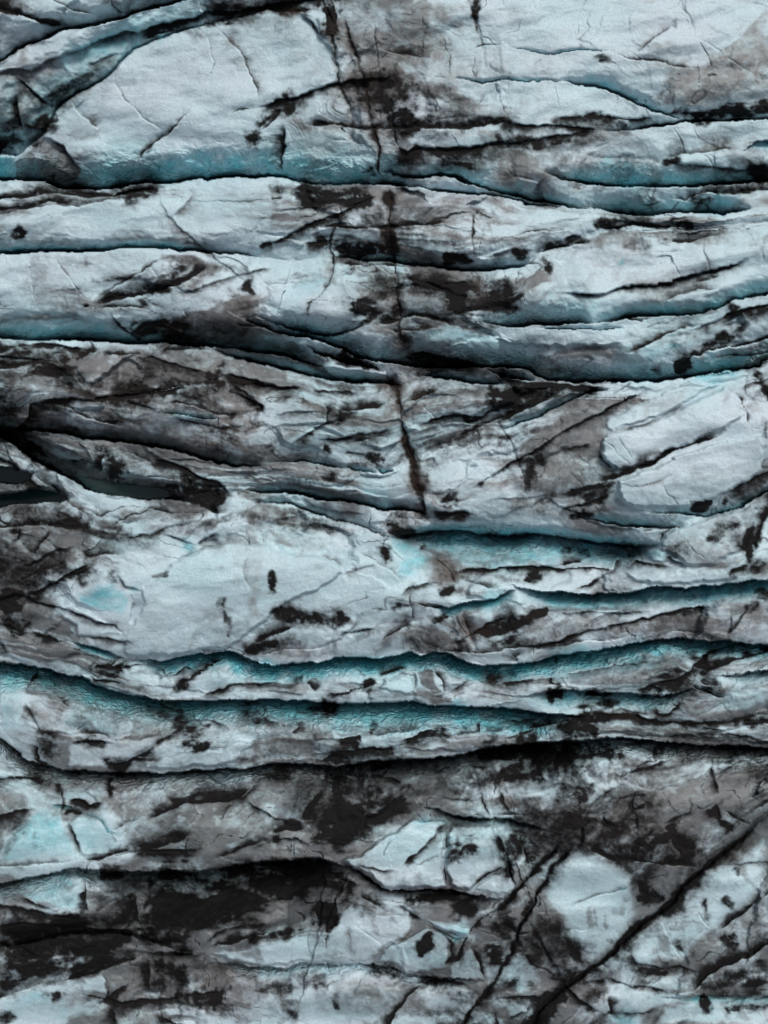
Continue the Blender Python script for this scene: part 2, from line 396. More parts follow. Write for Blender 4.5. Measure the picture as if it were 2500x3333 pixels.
patch(P('E1', '20,60 130,20 420,0 400,120 320,240 120,150'), film=0.35, blue=0.25, soft=14)
patch(P('E1', '300,1300 560,1200 760,1200 980,1200 960,1300 760,1443 300,1443'), clean=0.8, blue=0.25, soft=30, part=None)
patch(P('E2', '280,640 380,500 480,370 600,400 740,460 860,560 890,680 900,800 720,1000 600,1080 500,980 440,880 330,760'), clean=0.95, blue=0.15, soft=42)
patch(P('E2', '720,1010 1000,790 1290,510 1480,440 1659,290 1659,650 1480,790 1340,900 1200,1020 1140,1090 900,1080'), clean=1.0, blue=0.15, soft=36)
patch(P('E2', '1190,1040 1360,890 1500,770 1659,680 1659,960 1400,1100 1290,1150'), film=0.7, brown=0.2, soft=20)
patch(P('E2', '860,560 1060,530 1100,640 980,760 900,680'), film=0.55, soft=20)
patch(P('E2', '130,1000 260,1080 330,1180 180,1290 20,1200'), clean=0.4, blue=0.35, film=0.15, soft=20)
patch(P('E2', '660,1170 820,1210 1060,1240 1200,1280 900,1380 710,1390 700,1280'), clean=0.85, blue=0.15, film=0.2, soft=20)
patch(P('E2', '1210,1290 1659,1285 1659,1443 980,1443 1030,1340'), clean=0.85, blue=0.3, film=0.1, soft=20)
patch(P('E2', '540,310 660,200 700,240 620,360 550,360'), film=0.45, soft=20, clean=0.3)
patch(P('E2', '930,90 1000,60 1190,30 1180,140 1110,200 1020,160'), film=0.6, soft=20)
patch(P('E2', '130,60 380,20 380,60 250,100 160,110'), clean=0.9, soft=20)
patch(P('E2', '150,130 300,110 360,230 370,290 200,230'), film=0.5, soft=20)
patch(P('A0', '0,95 130,160 270,215 190,260 110,310 0,370'), clean=0.5, soft=10)
patch(P('A0', '90,115 280,150 280,210 180,190'), clean=0.5, blue=0.3, soft=6)
patch(P('A0', '0,385 180,270 370,195 560,155 740,120 840,70 1000,45 860,130 740,195 600,235 500,300 330,345 200,415 0,422'), clean=1.0, soft=8)

patch(P('E0', '0,1290 240,1210 340,1230 420,1290 420,1443 0,1443'), clean=0.75, blue=0.3, soft=24)
patch(P('E2', '400,1150 240,1300 300,1420 130,1430 40,1330 180,1290 300,1200'), film=0.3, clean=0.4, blue=0.2, soft=16)
# ink-black pockets of dirt
patch(P('A1', '452,40 545,25 548,180 522,228 482,224 462,150'), dirt=1.4, soft=8, part=None)
patch(P('A1', '830,560 900,580 980,600 1060,700 1040,760 900,780 850,740'), dirt=1.25, soft=30, part=None)
patch(P('A1', '570,490 700,480 900,460 960,520 880,560 740,590 620,590'), dirt=0.9, soft=30, part=None)
patch(P('B1', '530,350 640,340 800,380 780,440 640,440 530,430'), dirt=1.25, soft=18, part=None)
patch(P('B1', '1150,610 1260,640 1340,700 1330,765 1230,760 1210,690'), dirt=1.3, soft=22, part=None)
patch(P('B1', '270,60 420,40 560,50 740,40 740,80 580,110 420,125 280,125'), dirt=1.1, soft=20, part=None)
patch(P('E1', '420,690 560,700 545,820 500,880 470,920 455,840 400,770'), dirt=1.4, soft=12, part=None)
patch(P('E1', '1020,990 1080,880 1125,890 1110,1000 1075,1060 1035,1050'), dirt=1.4, soft=10, part=None)
# the continuous trough across the lower left: dirt, with valley shade painted in
patch(P('E0', '830,590 1000,540 1400,500 1659,460', 'E1', '300,460 560,520 680,600 560,660 420,700 200,640 0,720', 'E0', '1400,800 1100,900 860,890'), dirt=1.0, soft=60, part=None)
patch(P('E0', '0,850 200,850 530,820 860,900 1180,990 1100,1020 860,1010 560,1130 240,1190 0,1270'), dirt=0.85, soft=60, part=None)
patch(P('D1', '480,1110 700,1120 820,1180 1000,1250 960,1290', 'E1', '700,200 560,330 420,380 340,250 440,60'), dirt=0.85, soft=60, part=None)
# E2 upper: broad grey-brown film fields
patch(P('E2', '400,0 1659,-200 1659,180 1560,255 1280,490 900,465 740,450 540,355 440,310 380,200'), film=0.8, brown=0.15, soft=64, part=None)
patch(P('C0', '0,720 400,720 540,800 550,900 500,1000 560,1050 380,1180 120,1290 0,1290'), film=0.78, brown=0.15, soft=40, part=None)
patch(P('D2', '360,180 860,210 1200,150 1659,120 1659,350 1300,340 800,320 200,400 0,420 180,330'), film=0.6, brown=0.25, soft=30, part=None)
patch(P('B0', '0,940 800,960 1300,1010 1659,1100 1659,1290 0,1290'), film=0.66, brown=0.25, soft=40, part=None)
patch(P('C0', '0,0 1659,20 1659,480 1300,470 760,350 60,265 0,250'), film=0.6, brown=0.4, soft=40, part=None)
patch(P('C1', '0,70 500,60 480,240 240,380 100,470 0,480'), film=0.55, brown=0.4, soft=40, part=None)
patch(P('E0', '0,850 860,900 1240,1040 1659,1100 1659,1443 0,1443 0,1280 340,1190 860,1010 540,880'), film=0.5, brown=0.1, soft=80, part=None)
patch(P('E1', '0,1120 900,1120 1440,1200 1659,1100 1659,1443 0,1443'), film=0.5, brown=0.1, soft=50, part=None)
patch(P('E0', '500,0 1659,0 1659,340 1240,400 740,390 640,250 480,100'), film=0.7, brown=0.1, soft=64, part=None)
patch(P('D0', '140,620 440,690 900,700 1400,720 1659,720 1659,1080 1500,1090 1510,960 1390,940 1000,1000 740,1060 400,930 240,900'), film=0.55, brown=0.15, soft=40, part=None)
patch(P('D1', '0,720 560,730 560,900 680,930 640,1060 300,1070 0,1060'), film=0.55, brown=0.2, soft=40, part=None)

# ------------------------------------------------------------------ traced open crevasses
S2 = P('A0', '0,920 100,925 250,820 300,740 350,652 430,600 560,522 680,440 735,380 800,300 990,225 1130,185 1250,145 1450,105 1659,45')
cut(S2, 'u', 330, 1.7, blue=0.62, p=1.1, tp=500, slit=0.8)
cut(P('A0', '0,380 100,315 180,268 350,195 560,150 740,115 900,55 1130,0'), 'u', 120, 2.2, blue=0.3, dirt=0.5)
cut(P('A0', '0,1085 170,1085 260,1090 340,1130 480,1137 640,1132 830,1107 1000,1097 1180,1080 1300,1066', 'A1', '0,1065 150,1065 270,1082 420,1106 540,1112 620,1104 740,1106 830,1104 1000,1120'), 'u', 280, 4.8, blue=0.95, p=2.4, scal=0.6, tp=80)
cut(P('A1', '960,1100 1120,1143 1330,1162 1520,1190 1659,1210', 'A2', '200,1226 380,1246 470,1246'), 'u', 75, 1.8, blue=0.6)
cut(P('A1', '830,1018 960,1062 1060,1072 1160,1056 1250,1066 1400,1116 1520,1166', 'A2', '150,1182 300,1216 460,1248 600,1250'), 'u', 95, 3.0, blue=0.8, scal=0.5)
cut(P('A2', '330,1045 400,1076 480,1091 570,1106 680,1116 800,1121 1000,1126 1140,1123 1280,1116 1450,1106 1600,1096 1659,1090'), 'u', 165, 4.0, blue=0.95, p=2.0, scal=0.5)
cut(P('B2', '540,133 640,141 720,161 800,186 860,191 1000,182 1120,176 1250,181 1380,182 1560,140'), 'u', 165, 3.2, blue=0.85, p=1.7, dirt=0.15)
cut(P('A1', '1230,460 1330,482 1420,500 1480,490 1540,480', 'A2', '90,482 170,495 280,496 370,490 460,492'), 'u', 32, 0.7, blue=0.8, part=True)
cut(P('A2', '420,487 520,505 640,528 730,556 800,590 900,642 1000,670 1050,690 1130,720'), 'u', 80, 1.8, blue=0.85, p=1.5)
cut(P('A2', '640,782 760,787 900,780 1050,760 1150,740 1300,731 1500,728 1659,720'), 'u', 110, 2.2, blue=0.15, dirt=0.95, tp=500)
cut(P('A2', '110,275 200,305 340,333 410,315 520,300 610,300 720,305'), 'u', 24, 0.35, blue=0.9, part=False)
cut(P('A2', '1500,910 1580,860 1659,840'), 'd', 60, 0.9, blue=0.85, part=False)
cut(P('B0', '0,416 170,411 380,401 540,406 640,401 740,389 900,383 1010,383 1080,401 1180,403 1260,416 1400,417 1550,434'), 'u', 75, 2.9, blue=1.0, p=1.4, scal=0.6, tp=300)
cut(P('B0', '0,930 130,936 300,936 450,942 700,950 830,962 960,957 1100,967 1250,978 1400,990 1560,1010', 'B1', '130,1010 240,1040 430,1090'), 'u', 175, 5.0, blue=0.9, p=2.0, scal=0.4, tp=90)
cut(P('B1', '50,790 180,842 340,882 480,912 580,902 680,864 740,850'), 'u', 60, 1.8, blue=0.5)
cut(P('B0', '1490,820', 'B1', '160,888 330,912 460,950 570,995 660,1043 750,1058 830,1063 960,1083 1100,1106 1240,1102 1350,1097 1500,1102 1640,1108', 'B2', '215,1125 260,1160 330,1182 400,1187 560,1187 760,1184 900,1186 1000,1188 1120,1172 1250,1152 1400,1122 1530,1102 1600,1086 1659,1052'), 'u', 175, 4.6, blue=0.72, p=2.0, scal=1.0)
cut(P('B0', '1280,1000 1400,1042 1500,1068 1600,1088', 'B1', '160,1098 300,1123 420,1158 540,1178 640,1188 780,1193 920,1207'), 'u', 95, 3.6, blue=0.75, p=1.5)
cut(P('B1', '350,955 420,1020 560,1062 660,1090 800,1108'), 'u', 70, 1.4, blue=0.0, dirt=1.0, part=False)
cut(P('B1', '1380,830 1500,847', 'B2', '130,860 300,848 450,838 620,838'), 'u', 185, 3.6, blue=0.55, p=2.2, scal=1.0)
cut(P('B2', '560,838 720,828 850,802 1000,792 1150,797 1260,771 1380,727 1450,692 1560,672 1659,657'), 'u', 110, 2.2, blue=0.85, p=1.8)
cut(P('B2', '0,1132 60,1145 140,1166 260,1186'), 'u', 45, 1.6, blue=0.3, dirt=0.4)
cut(P('B2', '280,862 400,872 540,882 700,878 800,862'), 'u', 26, 0.6, blue=0.5, part=False)
cut(P('B1', '520,432 650,442 760,462 880,472 1000,492 1120,492 1200,512 1300,527 1400,527 1500,512', 'B2', '90,512 200,490 260,468'), 'u', 80, 2.0, blue=0.6, scal=0.6)
cut(P('B1', '1040,1140 1200,1167 1330,1192 1480,1203 1570,1197'), 'u', 50, 1.9, blue=0.85, p=1.3)
cut(P('B1', '1450,1115 1550,1162 1659,1172', 'B2', '250,1186'), 'u', 45, 1.6, blue=0.75, p=1.3)
cut(P('C0', '60,268 230,287 380,302 460,322 600,337 760,352 900,372 1050,402 1180,442 1300,472 1420,502 1580,497'), 'u', 75, 4.0, blue=0.55, p=1.2)
cut(P('C0', '0,310 80,370 170,440 300,510 420,572 520,632 620,662 740,672 860,688 1020,695 1120,700'), 'u', 150, 5.2, blue=0.12, p=1.0, dirt=0.25, tp=200)
cut(P('C0', '0,588 90,604 175,572 195,530'), 'u', 110, 4.8, blue=0.1, p=0.9, tp=40)
cut(P('C0', '0,742 100,726 240,710 370,704 410,690'), 'u', 100, 4.8, blue=0.1, p=0.9, tp=40)
cut(P('C1', '0,640 130,652 300,662 420,692 560,702 700,737 850,757 1000,767 1080,780'), 'u', 65, 3.0, blue=0.75, p=1.3, tp=80)
cut(P('C1', '0,702 130,712 280,722 380,772 500,802 640,842 750,882 870,920'), 'u', 55, 2.0, blue=0.3, dirt=0.7, p=1.3)
cut(P('C1', '860,925 1000,905 1130,875 1250,877 1400,895 1550,912', 'C2', '150,905 300,902 420,908 520,932 650,945 780,957 880,970 1010,968'), 'u', 75, 4.0, blue=0.8, p=1.6, scal=0.7, both=210)
cut(P('C1', '200,465 350,465 470,495 590,512'), 'u', 40, 1.3, blue=0.6)
cut(P('C1', '590,490 650,525 780,532'), 'u', 34, 1.4, blue=1.0)
cut(P('C1', '770,500 820,535 890,520'), 'u', 30, 1.4, blue=1.0)
cut(P('C0', '960,165 1080,190 1200,212 1320,218'), 'u', 22, 1.0, blue=1.0, part=True)
cut(P('C2', '0,285 70,272 200,225 340,165 440,130 560,60 720,35'), 'u', 40, 1.1, blue=0.8, part=True)
cut(P('C2', '470,790 560,812 680,832 800,853 900,860 1120,864'), 'u', 85, 2.8, blue=0.9, p=1.6)
cut(P('C2', '925,768 1100,775 1200,793 1290,793 1400,772 1500,735 1560,695 1659,645'), 'u', 45, 2.3, blue=0.9, p=1.2)
cut(P('C2', '140,1212 250,1240 400,1250 550,1253 700,1256 830,1250 960,1218 1000,1213 1120,1222 1280,1217 1400,1197 1550,1182 1659,1170'), 'd', 120, 3.3, blue=0.75, p=1.7, scal=0.4)
cut(P('D1', '1080,115 1150,135 1220,145 1320,112 1400,97 1500,82 1600,42 1645,28'), 'd', 75, 1.8, blue=0.95, p=1.6, part=True)
cut(P('D0', '415,348 500,368 600,388 680,413 745,450'), 'd', 48, 1.5, blue=1.0, p=1.2, part=True)
cut(P('D0', '860,452 960,460 1060,440 1180,415 1260,420 1370,398 1420,420 1500,460 1560,482 1640,490', 'D1', '220,475 320,465 430,470 520,450 640,440 740,445 820,443 900,430 980,410 1050,425 1120,405 1200,412 1260,440 1380,490 1440,497 1500,490 1600,490', 'D2', '170,480 300,455 400,430 560,415 700,385 850,360 1000,335 1100,325 1200,330 1290,345 1400,345 1520,360 1659,362'), 'd', 130, 3.6, blue=1.0, p=1.8, scal=0.8, tp=90)
cut(P('D0', '0,475 120,490 240,510 380,540 480,560 560,600 650,635 770,660 900,685 960,700 1080,705 1200,705 1370,695 1500,700 1620,688', 'D1', '150,692 300,692 420,710 560,718 700,720 900,718 1050,715 1200,728 1340,733 1440,740 1600,757', 'D2', '150,760 280,775 400,780 500,790'), 'd', 190, 3.6, blue=0.8, p=1.9, scal=1.0)
cut(P('D2', '160,690 300,660 430,640 560,645 700,655 800,658 900,660 1000,670 1150,640 1230,625'), 'd', 110, 2.3, blue=0.7, p=1.6, scal=0.6)
cut(P('D2', '1210,610 1280,650 1350,675 1385,680'), 'u', 34, 1.0, blue=0.5, part=False)
cut(P('D2', '1180,470 1300,420 1400,372 1520,362'), 'd', 30, 0.5, blue=0.2, dirt=0.7, part=False)
cut(P('D2', '1330,550 1450,548 1560,530 1659,523'), 'd', 90, 1.8, blue=0.45, dirt=0.3)
cut(P('D0', '0,920 80,980 160,1060 230,1090 340,1105 480,1125 640,1132 800,1138 940,1138 1060,1130 1200,1110 1350,1103 1480,1103 1590,1095', 'D1', '150,1082 310,1082 400,1090 540,1102 650,1090 800,1057 900,1047 1100,1042 1250,1032 1340,1010 1450,985 1560,972', 'D2', '160,965 340,950 480,945 640,935 800,925 920,935 1080,950 1200,965 1340,970 1500,970 1659,985'), 'd', 120, 3.4, blue=0.25, p=1.8, scal=1.0, dirt=0.55)
cut(P('D0', '1220,1120 1280,1180 1350,1230'), 'u', 30, 0.7, blue=0.6, part=False)
cut(P('E0', '0,602 100,582 240,547 330,532 480,512 600,517 720,527 880,532 1000,517 1140,528 1250,512 1400,492 1560,467 1580,465', 'E1', '130,462 250,457 400,452 480,457'), 'd', 130, 3.0, blue=0.35, p=1.7, dirt=0.5, scal=0.5)
cut(P('E1', '560,458 640,490 730,560 800,612 860,627 1000,637 1200,642 1320,662 1400,680 1500,692 1570,684'), 'd', 90, 1.9, blue=0.1, dirt=0.9, p=1.5)
cut(P('E1', '1040,140 1150,152 1250,190 1340,200 1450,205 1600,215', 'E2', '150,228 250,260 370,298'), 'd', 60, 1.5, blue=0.3, dirt=0.9, p=1.3)
cut(P('E0', '1240,1042 1330,1076 1430,1082 1500,1102 1560,1092', 'E1', '120,1092 240,1112 300,1082 400,1077 520,1087 640,1082 760,1087 900,1102 940,1132 1020,1152 1140,1167 1300,1168 1440,1185'), 'd', 70, 1.5, blue=0.35, p=1.5, scal=0.6)
cut(P('E1', '1130,880 1240,930 1330,930'), 'd', 30, 0.8, blue=0.6, part=False)
cut(P('E2', '1020,1285 1200,1278 1400,1276 1659,1274'), 'd', 60, 1.2, blue=0.6, p=1.5)
cut(P('E0', '290,130 360,125 480,150', ), 'd', 20, 0.4, blue=0.9, part=False)
cut(P('E0', '480,180 560,205 620,245 650,290 740,320'), 'u', 26, 0.5, blue=0.8, part=False)
cut(P('E0', '1200,1040 1050,1010 860,1015'), 'u', 90, 1.5, blue=0.0, dirt=0.8, part=False)

# wide dark valleys below the two lowest rims
cut(P('E0', '420,525 720,530 880,533 1000,520 1140,530 1400,495 1580,468', 'E1', '250,458 480,460 640,492 730,562'), 'd', 330, 5.5, blue=0.05, p=1.25, tp=420, slit=0.5, part=False)
cut(P('D1', '300,1090 540,1104 800,1060 1100,1045 1340,1012 1560,974', 'D2', '160,968 480,948 800,928'), 'd', 230, 3.4, blue=0.05, p=1.2, tp=400, slit=0.4, part=False)
cut(P('E0', '0,985 160,960 400,905 640,900 840,930 1000,985 1180,1015'), 'u', 110, 2.2, blue=0.0, p=1.3, tp=200, slit=0.4, part=False)

# ------------------------------------------------------------------ dirt seams that cross the ridges
seam = dict(w=26, dirt=0.95, groove=0.25, brown=0.5, film=0.7, part='dirt_band')
crack(P('B1', '835,0 850,80 865,180 870,300 885,450 890,480'), **dict(seam, w=40))
crack(P('B1', '900,480 905,600 912,700 930,850'), **dict(seam, w=22))
crack(P('B1', '935,880 960,960 985,1000'), **dict(seam, w=36, dirt=0.6))
crack(P('B1', '885,1110 880,1205', 'C1', '900,20 925,120 945,240'), **dict(seam, w=40, dirt=0.7, brown=1.0))
crack(P('C1', '945,240 955,330 985,400 1000,480 1010,580 1050,650 1085,715'), **dict(seam, w=30, brown=0.9))
crack(P('C1', '1060,720 1075,840'), **dict(seam, w=36, dirt=0.6))
crack(P('C1', '1095,960 1140,1065 1200,1100 1250,1180 1300,1225'), **dict(seam, w=34, dirt=0.5, brown=1.0))
crack(P('D1', '1310,150 1330,240 1360,330 1390,400'), **dict(seam, w=40, dirt=0.5, brown=1.0))
crack(P('A1', '535,220 545,370 570,480 610,600 640,760 650,870'), w=12, dirt=0.7, film=0.5, brown=0.4)
crack(P('A1', '580,90 640,270 690,400 720,540 760,700 790,880 805,1000'), w=16, dirt=0.75, film=0.7, brown=0.6)
crack(P('A1', '780,110 785,300 795,480 815,600 800,755'), w=7, dirt=0.8, film=0.4)
crack(P('A1', '860,560 880,700 900,860 940,930'), w=7, dirt=0.8, film=0.4)
crack(P('B1', '1345,70 1360,200 1368,330 1375,465'), w=9, dirt=0.7, film=0.5, brown=0.4)
crack(P('B1', '1385,520 1395,650 1400,740'), w=16, dirt=0.5, film=0.7, brown=0.6)
crack(P('B1', '1440,190 1420,300 1390,450'), w=5, dirt=0.6)
crack(P('A1', '1340,0 1370,110 1400,220 1430,330 1450,410'), w=10, dirt=0.6, film=0.4)
crack(P('C2', '0,150 60,250 120,380 180,500 230,660'), w=9, dirt=0.6, film=0.4)
crack(P('B1', '1430,1180', 'C1', '1440,60 1500,150 1530,260 1600,380 1659,510'), w=8, dirt=0.55, film=0.4)
crack(P('E2', '1570,255 1430,375 1280,500 1150,620 1000,765 830,890 720,1000 600,1105 440,1215 350,1310 230,1443'), w=15, dirt=1.0, smear=34, side='u', groove=0.4, step=0.25, part='dirt_band')
crack(P('E2', '430,330 350,420 260,520 160,640 60,720 0,770'), w=14, dirt=1.0, smear=24, side='u', groove=0.35)
crack(P('E2', '480,370 380,490 290,620 240,740 170,880 110,1020 0,1215', 'E1', '1420,1290 1300,1443'), w=12, dirt=0.95, smear=22, side='u', groove=0.3)
crack(P('E2', '20,255 60,380 110,520 155,635'), w=9, dirt=0.95, smear=20, side='d', groove=0.3)
crack(P('E2', '140,260 190,400 235,530'), w=8, dirt=0.9, smear=20, side='u')
crack(P('E2', '225,830 290,930 340,1030 400,1140 440,1215 520,1310 690,1400'), w=10, dirt=0.95, smear=20, side='d', groove=0.25)
crack(P('E2', '0,800 90,860 170,910 280,890'), w=9, dirt=0.9, smear=20)
crack(P('E2', '130,1000 240,1080 340,1130 430,1205'), w=8, dirt=0.9, smear=16)
crack(P('E1', '1360,880 1450,900 1600,960'), w=8, dirt=0.8)
crack(P('E1', '1340,960 1400,1080 1440,1185'), w=7, dirt=0.85, smear=24, side='u')
crack(P('E1', '1200,230 1200,500 1215,640'), w=5, dirt=0.75, step=0.1)
crack(P('E1', '1500,250 1530,400 1600,560 1640,640'), w=9, dirt=0.9, smear=26, side='d')
crack(P('E1', '1330,655 1440,560 1580,480 1659,440'), w=7, dirt=0.85, smear=14)
crack(P('E1', '1659,600 1570,690 1440,790 1350,870 1250,1040 1190,1110'), w=10, dirt=0.95, smear=26)
crack(P('E1', '1659,790 1540,880 1400,860 1350,870'), w=7, dirt=0.8)
crack(P('E1', '1100,1170 1000,1260 900,1370 860,1443'), w=7, dirt=0.9, smear=20, side='d')
crack(P('E1', '830,1000 960,920 1020,870'), w=5, dirt=0.6, brown=0.6, film=0.5)
crack(P('E2', '860,560 890,640 960,690'), w=12, dirt=0.9, smear=30)
crack(P('E2', '420,860 460,960 540,1060 600,1100'), w=16, dirt=0.9, smear=40, side='u')
crack(P('E2', '280,640 340,800 360,900'), w=5, dirt=0.6)

# the thin jagged core of the seam, continuous from the top edge to the lower middle
for q in (P('A1', '470,-30 500,110 530,230 545,380 570,490 600,600 640,700', ), P('A1', '590,110 640,270 690,400 722,540 762,700 790,880 812,1000 830,1100'),
          P('B1', '845,-20 862,130 868,260 885,450 902,560 912,700 930,860 965,970 985,1010'), P('B1', '880,1110 878,1205', 'C1', '905,20 930,120 950,240 958,330 990,410 1005,500 1020,600 1080,712 1072,840'),
          ):
    q = [(a[0] + 5 * math.sin(i * 2.7), a[1]) for i, a in enumerate(q)]
    crack(q, w=4, dirt=0.85, smear=12, side='d', groove=0.06, step=0.06, brown=0.6)

for q in (P('C1', '1098,960 1142,1068 1205,1102 1255,1182 1310,1235'), P('D1', '1300,140 1335,250 1372,390')):
    crack(q, w=20, dirt=0.45, groove=0.1, film=0.9, brown=1.0)
    crack(q, w=5, dirt=0.9, groove=0.1, brown=0.6)

# ------------------------------------------------------------------ traced cracks, folds and small steps
def cr(tile, pts, w=5, dirt=0.8, smear=0, side='u', **k):
    if tile[0] == 'E': w *= 1.1; smear *= 1.15; dirt = min(1.0, dirt * 1.1)      # the lowest ridges carry the most dirt in their cracks
    crack(P(tile, pts), w=w, dirt=dirt, smear=smear, side=side, **k)

